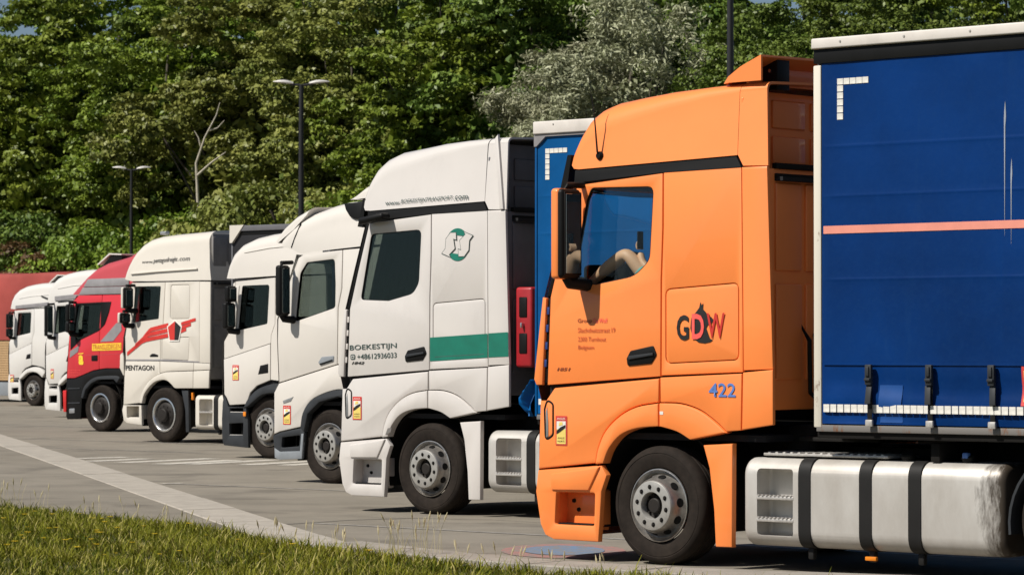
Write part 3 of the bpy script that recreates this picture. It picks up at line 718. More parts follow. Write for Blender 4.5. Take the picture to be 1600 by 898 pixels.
# ================================================================ TRUCK 1 and 2 : same cab shape
def heavy_cab(t, paint_m, wu, rad, strip_mat='black', rear_mat=None, roofT=None, glassmat='glass', nuts=True, step_paint=None, mirrors=True, win=None):
    P = lambda *a, **k: panel(t, *a, **k)
    win = win or fillet([(.34, 2.215), (.60, 2.195), (1.0, 2.255), (1.15, 2.38), (1.19, 2.955), (.55, 2.965), (.50, 2.87)], [.03, .25, .3, .12, .06, .05, .1])
    P('door', [(.085, 1.395), (.118, 2.10), (.24, 2.50), (.40, 2.99), (1.28, 3.055), (1.278, 2.64), (1.26, 2.22), (1.255, 1.472)], paint_m, 0, [win])
    window(t, win, glassmat)
    P('corner_pillar', [(.075, 2.10), (.115, 2.11), (.23, 2.50), (.39, 3.0), (.36, 3.0), (.20, 2.50)], 'black', -.004)
    hatch = fillet([(1.315, 1.575), (2.025, 1.605), (2.025, 2.185), (1.315, 2.145)], .05)
    P('rear_side_panel', [(1.267, 1.478), (1.272, 2.22), (1.29, 2.64), (1.292, 3.058), (2.058, 3.07), (2.07, 1.508)], paint_m, 0, [offset(hatch, .007)])
    h = P('locker_hatch', hatch, paint_m, -.001)
    P('side_deflector', [(2.08, 1.522), (2.068, 3.072), (2.31, 3.072), (2.36, 1.532)], paint_m, .006)
    ao = cr([(.61, .775), (.64, .90), (.72, 1.04), (.87, 1.16), (1.04, 1.23), (1.255, 1.262)])
    ao2 = cr([(1.265, 1.263), (1.47, 1.258), (1.66, 1.21), (1.82, 1.12), (1.92, 1.045)])
    P('lower_side_panel', [(.17, 1.372), (1.255, 1.455)] + [(u - .006, z + .008) for u, z in ao[::-1]] + [(.0, .722), (.02, 1.27), (.08, 1.27)], paint_m, .016, bev=.016)
    P('lower_side_panel', [(1.267, 1.462), (2.07, 1.497), (2.06, 1.065), (1.93, 1.055)] + [(u + .004, z + .008) for u, z in ao2[::-1]], paint_m, .016, bev=.016)
    P('lower_deflector', [(2.082, 1.505), (2.37, 1.528), (2.37, 1.112), (2.072, 1.068)], paint_m, .020, bev=.012)
    ai = cr([(.69, .782), (.75, .90), (.87, 1.01), (1.04, 1.065), (1.255, 1.083)])
    P('wheel_arch_lip', ao + ai[::-1], paint_m, .028, th=.09, bev=.014)
    P('wheel_arch_lip', ao2 + cr([(1.57, .985), (1.44, 1.045), (1.265, 1.083)]), paint_m, .028, th=.09, bev=.014)
    # corner deflector with slots
    P('corner_deflector', [(.048, 2.10), (-.045, 1.44), (-.02, 1.395), (.045, 1.395), (.088, 2.09)], paint_m, .02, bev=.012)
    P('corner_slot', [(.08, 2.09), (.035, 1.41), (.10, 1.41), (.125, 2.09)], 'black', -.008)
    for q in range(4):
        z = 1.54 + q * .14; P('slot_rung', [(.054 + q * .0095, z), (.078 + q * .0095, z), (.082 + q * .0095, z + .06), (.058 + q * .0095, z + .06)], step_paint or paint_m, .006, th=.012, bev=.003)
    # headlamp edge
    hl = fillet([(.085, .96), (.155, 1.0), (.155, 1.24), (.10, 1.27), (.075, 1.20)], .03)
    P('headlight_bezel', offset(hl, .014), 'black', .020, [offset(hl, -.002)], th=.02, bev=.003)
    P('headlight_cover', offset(hl, -.003), paint_m, .018, th=.015, bev=.004); P('headlight', [(.088, .975), (.112, .985), (.112, 1.1), (.10, 1.22), (.086, 1.18)], 'lens', .022, th=.006, bev=.002)
    # bumper with footstep recess
    rec = fillet([(.175, .285), (.585, .285), (.595, .545), (.19, .54)], .02)
    P('bumper', [(-.005, .712), (-.03, .54), (.02, .28), (.07, .195), (.16, .162), (.632, .160), (.645, .3), (.665, .56), (.72, .69), (.665, .765)], paint_m, .016, [rec], th=.05, bev=.016)
    P('bumper_valance', [(.14, .685), (.655, .755), (.54, .565), (.15, .558)], paint_m, .034, bev=.014)
    bm = bmesh.new()
    x0, x1 = -.17, -.60
    for c, s in (((-.385, 1.10, .42), (.43, .02, .28)), ((-.165, 1.17, .42), (.02, .16, .28)), ((-.605, 1.17, .42), (.02, .16, .28)), ((-.385, 1.17, .265), (.43, .16, .03)), ((-.385, 1.17, .56), (.43, .16, .02))): bm_box(bm, c, s, .004)
    rc = finish(bm, 'step_recess', paint_m, t.root); t.mirror.append(rc)
    box('step_tread', (-.38, 1.20, .290), (.36, .10, .014), 'black', t.root, .003)
    for dx, dz in ((-.25, .47), (-.5, .36), (-.30, .40)):
        bm = bmesh.new(); lathe_bm(bm, [(0, .012), (.016, .012), (.018, 0)], 12); o = finish(bm, 'bolt_cap', 'black', t.root); o.location = (dx, 1.11, dz)
    P('wheel_skirt', [(1.67, .945), (1.96, .962), (1.952, .170), (1.79, .168), (1.775, .45), (1.73, .77)], paint_m, -.01, th=.05, bev=.016)
    # roof fairing
    us = [.405, .41, .42, .455, .52, .60, .75, 1.0, 1.3, 1.65, 2.0]
    B = [(u, 3.118 + (u - .36) * .031) for u in us]
    T = roofT or [(.34, 3.145), (.305, 3.25), (.315, 3.35), (.355, 3.465), (.42, 3.565), (.50, 3.62), (.62, 3.655), (.9, 3.685), (1.2, 3.708), (1.6, 3.722), (1.93, 3.73)]
    loft(t, 'roof_fairing', B, T, paint_m, cap=(True, False), r=lambda u: .24 - .17 * min(1, max(0, (u - .5) / 1.3)))
    e = T[-1][1]
    loft(t, 'roof_fairing_tail', [(2.004, 3.172), (2.06, 3.085), (2.30, 3.078)], [(1.934, e), (1.98, e + .002), (2.17, e + .004)], paint_m, bul=0, cap=(False, False), thick=.02, r=.07, smooth=0)
    P('fairing_gap_trim', [(.36, 3.012), (1.28, 3.062), (2.05, 3.075), (2.0, 3.165), (.37, 3.113)], strip_mat, -.010, th=.03, bev=0)
    # sun visor over the windscreen
    bm = bmesh.new(); pv = [(-.02, 2.96), (.06, 3.24), (.10, 3.24), (.05, 2.95)]
    for s in (1,):
        L = [bm.verts.new((-u - .17, 1.17, z)) for u, z in pv]; Mid = [bm.verts.new((-u + .10, 0, z)) for u, z in pv]; Rr = [bm.verts.new((-u - .17, -1.17, z)) for u, z in pv]
        for A, Bq in ((L, Mid), (Mid, Rr)):
            for i in range(4): bm.faces.new((A[i], A[(i + 1) % 4], Bq[(i + 1) % 4], Bq[i]))
        bm.faces.new(L); bm.faces.new(Rr[::-1])
    bmesh.ops.recalc_face_normals(bm, faces=bm.faces); finish(bm, 'sun_visor', 'black', t.root)
    front_shell(t, [(.16, .162), (.07, .195), (.02, .28), (-.03, .54), (-.005, .712), (.0, 1.0), (.02, 1.27), (-.02, 1.40), (-.04, 1.44), (.05, 2.10), (.18, 2.50), (.35, 3.0)], paint_m, 1.95, 2.98)
    liner = [(.02, .75), (.10, 1.5), (.12, 2.1), (.25, 2.50), (.42, 3.04), (2.28, 3.06), (2.34, 1.13), (1.95, 1.06), (1.6, 1.2), (1.25, 1.25), (.85, 1.14), (.64, .9), (.6, .78)]
    cab_core(t, liner, win, 2.3)
    rm = rear_mat or paint_m
    rear_wall(t, 2.30, 1.22, 3.06, rm, [(2.28, 2.95), (1.45, 2.18)], .06)
    rear_wall(t, 1.98, 3.06, e - .05, rm, [(3.12, 3.34), (3.40, 3.62)], .06, 1.02)
    for z in (3.08, 3.0): box('gap_seal', (-2.26, 0, z), (.05, 2.2, .045), 'black', t.root)
    # door handle
    hd = fillet([(.92, 1.61), (.96, 1.67), (1.19, 1.71), (1.225, 1.64), (1.17, 1.57), (.93, 1.55)], .02)
    ho = P('door_handle', hd, 'black', .012, th=.02, bev=.008); bar = [(.95, 1.60), (1.20, 1.635), (1.20, 1.655), (.95, 1.63)]
    P('handle_bar', bar, 'bumpergrey', .026, th=.012, bev=.004, parent=ho, both=False)
    if mirrors: mirror_unit(t, .15, 2.24, 2.95, paint_m, depth=.12)
    else:
        bm = bmesh.new(); bm_box(bm, (-.52, 1.30, 3.03), (.36, .14, .07), .03, 3, Matrix.Rotation(R(8), 3, 'Y')); finish(bm, 'camera_arm', 'black', t.root, 45)
    # antenna on roof front edge
    if mirrors:
        a = t.pt(.64, 3.22, 0); tube('antenna', [a + Vector((0, .01, 0)), a + Vector((0, .035, .03)), a + Vector((.02, .05, .34)), a + Vector((.05, .06, .52))], [.018, .008, .005, .003], 'black', t.root, 6)
        bm = bmesh.new(); lathe_bm(bm, [(0, .03), (.022, .028), (.035, .01), (.036, -.02)], 14); o = finish(bm, 'antenna_base', 'black', t.root); o.location = a
    mirror_parts(t)
    running_gear(t, wu, rad, 5.0, nuts=nuts)
    return win
def gap_clutter(t, u, hose='black'):
    """air hoses, catwalk and bits behind the cab"""
    for q, (y, b) in enumerate(((.75, .25), (.62, .30), (.5, .2))):
        pts = [(-u + .15, y, 2.0 - q * .12), (-u - .05, y + .03, 1.75), (-u - .02, y - .02, 1.35), (-u - .25, y - .1, 1.12 - b * .2), (-u - .7, y - .25, 1.25)]
        tube('air_hose', pts, .018, hose, t.root, 6)
    box('catwalk', (-u - .45, .3, 1.0), (.75, 1.3, .03), 'chassis', t.root)
    box('air_reservoir', (-u + .05, .35, .95), (.3, .9, .3), 'chassis', t.root, .08, 4)

# ---- orange truck
t1 = truck_at('orange_truck', 1.058, 26.71, .821, 'orange lorry cab with wolf head logo and number 422 coupled to dark blue trailer')
W1 = heavy_cab(t1, 'orange', 1.195, .465, rear_mat='orange', step_paint='blue_reflex')
# top air deflector, hollow at the back
bm = bmesh.new()
pr = [(1.74, 3.737), (1.80, 3.785), (1.93, 3.855), (2.14, 3.935)]
wid = [1.06, 1.085, 1.10, 1.11]
top = [[bm.verts.new((-u, y * w, z + .02 * (1 - abs(y)))) for y in (1, .6, 0, -.6, -1)] for (u, z), w in zip(pr, wid)]
for a, b in zip(top, top[1:]):
    for i in range(4): bm.faces.new((a[i], a[i + 1], b[i + 1], b[i]))
for s, i in ((1, 0), (-1, 4)):
    low = [bm.verts.new((-u, w * s, min(z - .003, 3.738))) for (u, z), w in zip(pr, wid)]
    for q in range(3): bm.faces.new((top[q][i], top[q + 1][i], low[q + 1], low[q]))
bmesh.ops.remove_doubles(bm, verts=bm.verts, dist=1e-4); bmesh.ops.recalc_face_normals(bm, faces=bm.faces)
dfl = finish(bm, 'roof_deflector', 'orange', t1.root, 0); sm = dfl.modifiers.new('s', 'SOLIDIFY'); sm.thickness = .02; sm.offset = -1
box('deflector_shade_sheet', (-1.96, 0, 3.80), (.02, 2.1, .15), 'orange', t1.root)  # closing sheet added so the deflector's hollow stays in shade
box('deflector_bracket', (-2.05, .80, 3.80), (.14, .16, .24), 'black', t1.root)
box('deflector_bracket', (-2.05, -.80, 3.80), (.14, .16, .24), 'black', t1.root)
bm = bmesh.new(); lathe_bm(bm, [(0, .004), (.014, .002), (.015, -.01)], 10); o = finish(bm, 'bracket_bolt', 'chrome', t1.root); o.location = (-2.05, .885, 3.83)
gap_clutter(t1, 2.3)
fuel_tank(t1, 2.04, 4.40, .19, .86, (2.63, 3.19, 3.63), (.14, .48), mat='alutank')
bm = bmesh.new(); bm_box(bm, (-2.75, .92, .885), (1.15, .42, .02), .004)
for k in range(16): bm_box(bm, (-(2.22 + k * .07), .92, .898), (.025, .40, .012), .003)
finish(bm, 'tank_walkway', 'alustep', t1.root)
for u, m in ((3.47, 'chassis'), (4.0, 'black')):
    bm = bmesh.new(); lathe_bm(bm, [(0, .05), (.045, .05), (.055, .04), (.055, 0), (.062, -.02)], 18); o = finish(bm, 'tank_cap', m, t1.root); o.location = (-u, 1.06, .872); o.rotation_euler = (R(70), 0, 0)
box('blue_cap_lock', (-4.0, 1.10, .91), (.05, .05, .05), 'txtblue', t1.root, .012)
box('side_marker', (-3.20, 1.16, .135), (.10, .03, .03), 'amber', t1.root)
# lettering
text(t1, '422', 1.755, 2.015, 1.318, .105, 'txtblue', .022, .012)
text(t1, 'Group', .41, .56, 1.885, .04, 'txtbrown', .005, .008); text(t1, 'De Wolf', .575, .72, 1.89, .038, 'txtpink', .005, .004)
text(t1, 'Slachthuisstraat', .412, .745, 1.815, .038, 'txtfaint', .005, .004); text(t1, '19', .763, .80, 1.815, .038, 'txtfaint', .005, .004); text(t1, '2300 Turnhout', .414, .705, 1.745, .036, 'txtfaint', .005, .004)
text(t1, 'Belgium', .416, .58, 1.672, .042, 'txtfaint', .005, .004)
text(t1, '1851', .19, .335, 1.51, .026, 'txtbrown', .005, .02, .3)
G = [(1.43, 1.745), (1.895, 1.965)]
wolf = [(1.560, 1.842), (1.566, 1.905), (1.578, 1.945), (1.61, 1.962), (1.648, 2.003), (1.660, 2.048), (1.671, 2.018), (1.687, 2.040), (1.684, 1.992), (1.712, 1.968), (1.722, 1.945), (1.765, 1.930), (1.790, 1.907), (1.762, 1.875), (1.730, 1.868), (1.716, 1.845), (1.735, 1.80), (1.752, 1.765), (1.78, 1.752), (1.755, 1.738), (1.70, 1.728), (1.64, 1.735), (1.60, 1.76), (1.575, 1.80)]
lg = decal(t1, 'wolf_emblem', wolf, 'txtblack', .004)
text(t1, 'G', 1.425, 1.545, 1.752, .195, 'txtblack', .006, .022, name='logo_letter')
text(t1, 'D', 1.578, 1.698, 1.760, .195, 'txtpink', .009, .03, name='logo_letter')
text(t1, 'W', 1.725, 1.900, 1.765, .195, 'logored', .009, .012, name='logo_letter')
sticker(t1, .19, .31, .915, 1.15, .020)
decal(t1, 'axle_sticker', [(1.275, 1.175), (1.31, 1.175), (1.31, 1.20), (1.275, 1.20)], 'stickwhite', .031)
# black tray and rack added as dark clutter behind the side window
box('windscreen_tray', (-.10, -.1, 2.2), (.16, 1.7, .34), 'blackcloth', t1.root, .04, 3)
box('cup_rack', (-.22, .35, 2.30), (.10, .30, .18), 'blackcloth', t1.root, .03, 3)
# ---- driver with a raised knee
def skin_fig(name, joints, edges, radii, mat, parent, sub=2, root_i=0):
    me = bpy.data.meshes.new(name); me.from_pydata(joints, edges, []); o = link(name, me, parent)
    o.modifiers.new('skin', 'SKIN'); 
    for i, v in enumerate(me.skin_vertices[0].data if me.skin_vertices else []): pass
    bm = bmesh.new(); bm.from_mesh(me); lay = bm.verts.layers.skin.verify()
    for v, r in zip(bm.verts, radii): v[lay].radius = (r, r)
    bm.verts.ensure_lookup_table(); bm.verts[root_i][lay].use_root = True
    bm.to_mesh(me); bm.free()
    ss = o.modifiers.new('sub', 'SUBSURF'); ss.levels = sub; ss.render_levels = sub
    dg = bpy.context.evaluated_depsgraph_get(); m2 = bpy.data.meshes.new_from_object(o.evaluated_get(dg))
    bpy.data.objects.remove(o); m2.materials.clear(); m2.materials.append(M[mat]); m2.polygons.foreach_set('use_smooth', [True] * len(m2.polygons))
    return link(name, m2, parent)
pe = empty('person', t1.root.matrix_basis @ Vector((-1.2, .62, 1.62)), R(138))
tag(pe, 'driver in teal shorts with one bare knee raised behind the window of the orange cab', 'person')
def L(u, y, z): return (-(u - .085 - 1.2), y + .05 - .62, z - 1.62)
J = [L(1.42, .74, 1.76), L(1.50, .70, 2.0), L(1.60, .68, 2.24), L(1.64, .68, 2.36),
     L(1.28, .90, 1.95), L(.86, 1.03, 2.445), L(.64, 1.00, 2.335), L(.41, .97, 2.20), L(.29, .95, 2.24),
     L(1.2, .62, 1.80), L(.90, .55, 2.05), L(.75, .55, 1.70), L(.65, .55, 1.62),
     L(1.58, .88, 2.26), L(1.34, 1.02, 2.12), L(1.00, 1.0, 2.36), L(.955, .98, 2.45),
     L(1.58, .48, 2.26), L(1.30, .38, 2.02), L(1.05, .50, 2.25)]
EDG = [(0, 1), (1, 2), (2, 3), (0, 4), (4, 5), (5, 6), (6, 7), (7, 8), (0, 9), (9, 10), (10, 11), (11, 12), (2, 13), (13, 14), (14, 15), (15, 16), (2, 17), (17, 18), (18, 19)]
RAD = [.15, .14, .15, .06, .09, .058, .057, .033, .036, .085, .06, .045, .035, .06, .045, .032, .03, .06, .045, .03]
body = skin_fig('body', J, EDG, RAD, 'skin', pe)
skin_fig('shorts', [L(1.42, .74, 1.76), L(1.44, .74, 1.88), L(1.26, .905, 1.975), L(.955, 1.005, 2.335), L(1.2, .62, 1.80), L(.98, .57, 1.98)], [(0, 1), (0, 2), (2, 3), (0, 4), (4, 5)], [.165, .155, .105, .092, .1, .085], 'shorts', pe)
skin_fig('shirt', [L(1.45, .72, 1.86), L(1.50, .70, 2.0), L(1.60, .68, 2.26), L(1.58, .88, 2.26), L(1.44, .95, 2.18), L(1.58, .48, 2.26), L(1.42, .42, 2.12)], [(0, 1), (1, 2), (2, 3), (3, 4), (2, 5), (5, 6)], [.15, .16, .165, .075, .06, .075, .06], 'shirt', pe)
skin_fig('head', [L(1.65, .68, 2.40), L(1.64, .68, 2.50), L(1.65, .68, 2.60), L(1.57, .68, 2.53)], [(0, 1), (1, 2), (1, 3)], [.065, .088, .09, .03], 'skin', pe)
skin_fig('hair', [L(1.67, .68, 2.56), L(1.66, .68, 2.65), L(1.72, .68, 2.55)], [(0, 1), (0, 2)], [.095, .085, .075], 'hair', pe, 2)
for q in range(5):
    b0 = Vector(L(.955, .98, 2.45)) + Vector((.0, .03 - q * .016, .02)); skin_fig('finger', [tuple(b0), tuple(b0 + Vector((.012, 0, .035))), tuple(b0 + Vector((.0, 0, .065)))], [(0, 1), (1, 2)], [.011, .010, .008], 'skin', pe, 1)
skin_fig('sock', [L(.44, .975, 2.215), L(.40, .97, 2.19), L(.27, .95, 2.25)], [(0, 1), (1, 2)], [.045, .046, .04], 'shirt', pe)
ph = box('phone', t1.root.matrix_basis @ Vector((-.88, 1.04, 2.545)), (.012, .07, .14), 'black', None, .006, 2, Matrix.Rotation(R(138), 3, 'Z'))
tag(ph, 'black phone held up in the driver\'s hand inside the orange cab', 'phone')
mascot = empty('dashboard_fan', t1.root.matrix_basis @ Vector((-.20, .30, 2.12)), R(138)); tag(mascot, 'small round dark fan standing on the dashboard of the orange cab', 'fan')
lathe('fan_head', [(0, .05), (.04, .045), (.065, .015), (.065, -.015), (.04, -.045), (0, -.05)], 'black', mascot, 20).location = (0, 0, .30)
box('fan_stand', (0, 0, .12), (.03, .03, .26), 'black', mascot); 

# ---- white truck with green band
t2 = truck_at('white_truck', -.942, 34.377, .948, 'white lorry cab with green band, round arrow emblem and grey back wall')
T2 = [(.30, 3.14), (.27, 3.27), (.275, 3.39), (.31, 3.51), (.375, 3.61), (.47, 3.68), (.62, 3.73), (.95, 3.76), (1.25, 3.79), (1.6, 3.805), (1.92, 3.81)]
W2 = heavy_cab(t2, 'white', 1.215, .465, rear_mat='darkgrey', roofT=T2, glassmat='glassdark', mirrors=False, win=fillet([(.275, 2.195), (.68, 2.18), (1.03, 2.25), (1.11, 2.36), (1.145, 2.905), (.43, 2.875)], [.04, .3, .2, .15, .06, .06]))
gap_clutter(t2, 2.3)
panel(t2, 'fairing_fin', [(2.19, 3.80), (2.235, 3.845), (2.30, 3.08), (2.25, 3.08)], 'white', .03, th=.03, bev=.008)
fuel_tank(t2, 2.02, 4.30, .25, .87, (2.62, 3.2, 3.65), (.13, .47))
box('black_curtain', (-1.3, 0, 2.55), (.04, 2.25, .95), 'interior', t2.root); windscreen_blind(t2, [(.05, 2.10), (.18, 2.50), (.35, 3.0)], (2.1, 3.0))
box('tissue_box', (-.45, .45, 2.2), (.12, .12, .16), 'stickwhite', t2.root)
decal(t2, 'green_band', [(1.272, 1.56), (2.066, 1.598), (2.066, 1.838), (1.272, 1.80)], 'green', .004)
decal(t2, 'green_band', [(2.085, 1.60), (2.352, 1.61), (2.345, 1.852), (2.082, 1.84)], 'green', .010)
# redraw the hatch joint over the band
ridge(t2, 'hatch_joint', [(1.34, 1.603), (2.02, 1.632)], .008, 'txtgrey', .005)
# emblem: green disc split by two white arrows
cx, cz, rr = 1.655, 2.74, .165
def circ(a0, a1, r, n=18): return [(cx + r * .98 * math.cos(R(a0 + (a1 - a0) * k / n)), cz + r * math.sin(R(a0 + (a1 - a0) * k / n))) for k in range(n + 1)]
decal(t2, 'emblem_cap', circ(28, 138, rr), 'green', .004); decal(t2, 'emblem_cap', circ(208, 318, rr), 'green', .004)
ar1 = [(1.445, 2.655), (1.56, 2.615), (1.54, 2.64), (1.62, 2.70), (1.60, 2.80), (1.64, 2.79), (1.635, 2.86), (1.56, 2.86), (1.50, 2.80), (1.49, 2.70)]
ar2 = [(2 * cx - u, 2 * cz - z) for u, z in ar1]
for a in (ar1, ar2):
    decal(t2, 'emblem_outline', offset(a, .007), 'txtgrey', .006); decal(t2, 'emblem_arrow', a, 'white', .008)
text(t2, 'www.', .64, .86, 3.172, .03, 'txtgrey', .012, .006); text(t2, 'BOEKESTIJNTRANSPORT', .865, 1.60, 3.172, .052, 'txtgrey', .014, .006, .25, .018); text(t2, '.com', 1.605, 1.81, 3.196, .042, 'txtgrey', .014, .004)
text(t2, 'BOEKESTIJN', .12, .80, 1.655, .068, 'txtgrey', .005, .008, slope=.025); text(t2, '+48612936033', .23, .80, 1.575, .055, 'txtgrey', .005, .006, slope=.02)
ring = fillet([(.13, 1.572), (.20, 1.575), (.20, 1.63), (.13, 1.627)], .02); decal(t2, 'phone_symbol', ring, 'txtgrey', .004); decal(t2, 'phone_symbol', offset(ring, -.012), 'white', .006); decal(t2, 'phone_symbol', offset(ring, -.02), 'txtgrey', .008)
text(t2, '1842', .15, .335, 1.525, .028, 'txtblack', .005, .03, .3)
sticker(t2, .18, .31, .95, 1.19, .020)
decal(t2, 'rust_mark', [(.665, .80), (.74, .83), (.755, .875), (.70, .87)], M['rustgrey'], .032)
rb = empty('extinguisher_box', t2.root.matrix_basis @ Vector((-2.49, 1.0, 1.50)), R(138)); tag(rb, 'tall red extinguisher box mounted behind the white cab with green band', 'box')
box('case', (0, 0, .40), (.22, .38, .80), 'redbox', rb, .03, 3)
for z in (.24, .6): box('recess', (-.112, 0, z), (.012, .22, .2), 'black', rb, .01)
for z in (.24, .6): box('recess', (0, .192, z), (.10, .012, .2), 'black', rb, .01)
box('latch', (0, .20, .42), (.02, .06, .05), 'chrome', rb)

# ================================================================ TRUCKS 3 to 8
def generic_cab(t, S):
    pm = S['paint']; win = S['win']
    for p in S['panels']:
        nm, poly, mat = p[:3]; kw = p[3] if len(p) > 3 else {}
        holes = kw.pop('holes', [])
        if kw.pop('haswin', False): holes = [win] + holes
        panel(t, nm, poly, mat, kw.pop('off', 0), holes, **kw)
    window(t, S.get('glass_poly', win), S.get('glass', 'glassdark'))
    B, T = S['roof']; loft(t, 'roof_fairing', B, T, S.get('roof_paint', pm), r=S.get('roof_r', .22), bul=S.get('bul', .22))
    front_shell(t, S['nose'], pm, S['ws'][0], S['ws'][1])
    cab_core(t, S['liner'], win, S['rear'], ceil_z=S['ceil'])
    rear_wall(t, S['rear'], 1.15, S['ceil'] + .05, S['rear_mat'], [(2.2, S['ceil'] - .08), (1.35, 2.1)], .08)
    rear_wall(t, S['rear'] - .03, S['ceil'] + .09, T[-1][1] - .06, S['rear_mat'], [(S['ceil'] + .15, T[-1][1] - .12)], .08, 1.09)
    box('black_curtain', (-1.3, 0, 2.45), (.04, 2.2, .9), 'interior', t.root); S.get('blind', True) and windscreen_blind(t, S['nose'], S['ws'])
    for m in S.get('mirrors', ()): mirror_unit(t, **m)
    mirror_parts(t)
    running_gear(t, S['wu'], S['R'], 4.9, nuts=S.get('nuts', True), style=S.get('wheel', 'front'))
def bar_recess(t, u0, u1, z0, z1, mat, depth=.22, y=1.22):
    bm = bmesh.new(); uc = (u0 + u1) / 2; zc = (z0 + z1) / 2; yc = y - depth / 2
    for c, s in (((-uc, y - depth, zc), (u1 - u0, .02, z1 - z0)), ((-u0, yc, zc), (.02, depth, z1 - z0)), ((-u1, yc, zc), (.02, depth, z1 - z0)), ((-uc, yc, z0), (u1 - u0, depth, .03)), ((-uc, yc, z1), (u1 - u0, depth, .02))): bm_box(bm, c, s, .003)
    return finish(bm, 'step_recess', mat, t.root)

# ---- third: white cab with sloping sill and grey wheel arch
t3 = truck_at('white_truck', -2.157, 41.613, 1.01, 'white lorry cab with dark grey wheel arch and clothes hung inside its window')
win3 = fillet([(.345, 2.03), (1.055, 2.20), (1.06, 2.5), (1.045, 2.81), (.55, 2.775), (.43, 2.64)], [.03, .05, .1, .05, .06, .1])
step3 = fillet([(.105, .435), (.425, .46), (.445, .60), (.12, .565)], .02)
ao3 = cr([(.46, .70), (.5, .875), (.63, 1.025), (.84, 1.115), (1.13, 1.175), (1.4, 1.15), (1.6, 1.03), (1.7, .9)], 3)
S3 = dict(blind=False, paint='white2', win=win3, glass='glassdark', wu=.90, R=.47, rear=2.28, ceil=2.86, rear_mat='darkgrey', ws=(2.0, 2.78),
    panels=[('door', [(.05, 1.262), (.02, 1.78), (.03, 2.06), (.22, 2.5), (.40, 2.835), (.47, 2.868), (.74, 2.892), (1.182, 2.918), (1.165, 2.44), (1.10, 2.2), (1.085, 1.497)], 'white2', dict(haswin=True)),
        ('lower_side_panel', [(.055, 1.248), (1.09, 1.483), (1.45, 1.50), (1.45, 1.17)] + [(u - .004, z + .006) for u, z in ao3[:13][::-1]] + [(.08, .64), (-.03, .605), (-.03, 1.13)], 'white2', dict(off=.014, bev=.014)),
        ('wheel_arch_lip', ao3 + [(1.62, .85), (1.5, .98), (1.35, 1.05), (1.13, 1.09), (.8, 1.02), (.59, .87), (.525, .645)], 'bumpergrey', dict(off=.03, th=.1, bev=.012)),
        ('bumper', [(-.05, .585), (-.012, .315), (.08, .29), (.48, .31), (.52, .635), (.455, .69), (.08, .628)], 'bumpergrey', dict(off=.016, holes=[step3], th=.05, bev=.012)),
        ('bumper_lip', [(-.014, .43), (-.008, .305), (.08, .282), (.485, .302), (.515, .62), (.475, .62), (.45, .40), (.08, .385)], 'lipgrey', dict(off=.024, th=.03)),
        ('rear_side_panel', [(1.097, 1.50), (1.112, 2.2), (1.178, 2.44), (1.194, 2.92), (2.25, 2.965), (2.3, 1.2), (1.46, 1.19), (1.46, 1.50)], 'white2'),
        ('roof_vent', [(1.24, 3.50), (1.65, 3.52), (1.65, 3.30), (1.42, 3.30), (1.34, 3.335), (1.27, 3.42)], 'black', dict(off=.03, th=.06)),
        ('lamp_slot', [(.13, 1.03), (.33, 1.085), (.28, 1.022), (.145, .99)], 'lens', dict(off=.020, th=.01)),
        ('door_handle', fillet([(.76, 1.515), (.82, 1.585), (1.04, 1.60), (1.035, 1.53), (.80, 1.475)], .015), 'lipgrey', dict(off=.010, th=.015)),
        ('handle_grip', [(.79, 1.50), (1.02, 1.555), (1.02, 1.535), (.80, 1.483)], 'black', dict(off=.016, th=.01, bev=.002))],
    roof=([(.27, 2.955), (.28, 2.95), (.32, 2.93), (.37, 2.905), (.45, 2.885), (.60, 2.905), (.85, 2.92), (1.19, 2.94), (1.7, 2.97), (2.2, 2.98)],
          [(.02, 3.06), (.05, 3.15), (.13, 3.25), (.24, 3.33), (.38, 3.375), (.60, 3.43), (.82, 3.49), (1.05, 3.53), (1.5, 3.55), (2.05, 3.55)]),
    nose=[(.08, .29), (-.012, .315), (-.05, .58), (-.03, .61), (-.03, 1.13), (.04, 1.26), (.01, 1.78), (.01, 2.06), (.20, 2.5), (.33, 2.8), (.36, 2.88)],
    liner=[(.02, .72), (.08, 1.3), (.05, 2.06), (.24, 2.5), (.42, 2.86), (2.22, 2.96), (2.27, 1.25), (1.4, 1.2), (.84, 1.12), (.5, .9)],
    mirrors=[dict(u_meas=-.02, z0=2.10, z1=2.74, housing='black', y1=1.49)])
generic_cab(t3, S3)
bar_recess(t3, .09, .45, .42, .62, 'chassis')
loft(t3, 'windscreen_visor', [(.02, 3.03), (.10, 3.08), (.30, 3.20), (.40, 3.29)], [(-.02, 3.10), (.10, 3.24), (.28, 3.37), (.53, 3.475)], 'white2', r=.1, bul=.25)
loft(t3, 'roof_deflector', [(1.26, 3.55), (1.36, 3.55), (1.5, 3.56), (1.9, 3.57)], [(1.28, 3.565), (1.34, 3.63), (1.46, 3.72), (1.9, 3.80)], 'white2', r=.1, bul=0)
ridge(t3, 'roof_seam', [(.27, 2.97), (.33, 3.09), (.44, 3.27)], .012, 'black', .012)
sticker(t3, .14, .28, .73, .97, .018)
for q, (u, y, w, h, m) in enumerate(((.72, .62, .10, .55, 'cloth'), (.60, .45, .14, .5, 'cloth'), (.93, .95, .05, .62, 'bluecloth'))):
    bm = bmesh.new(); n = 10; a = [[bm.verts.new((-u + .03 * math.sin(i * 1.9 + q), y - .2 + .4 * i / n, 2.78 - h * j / 3 + (.02 * math.sin(i) if j == 3 else 0))) for i in range(n + 1)] for j in range(4)]
    for j in range(3):
        for i in range(n): bm.faces.new((a[j][i], a[j][i + 1], a[j + 1][i + 1], a[j + 1][i]))
    o = finish(bm, 'hanging_cloth', m, t3.root, 60); sm = o.modifiers.new('s', 'SOLIDIFY'); sm.thickness = .012

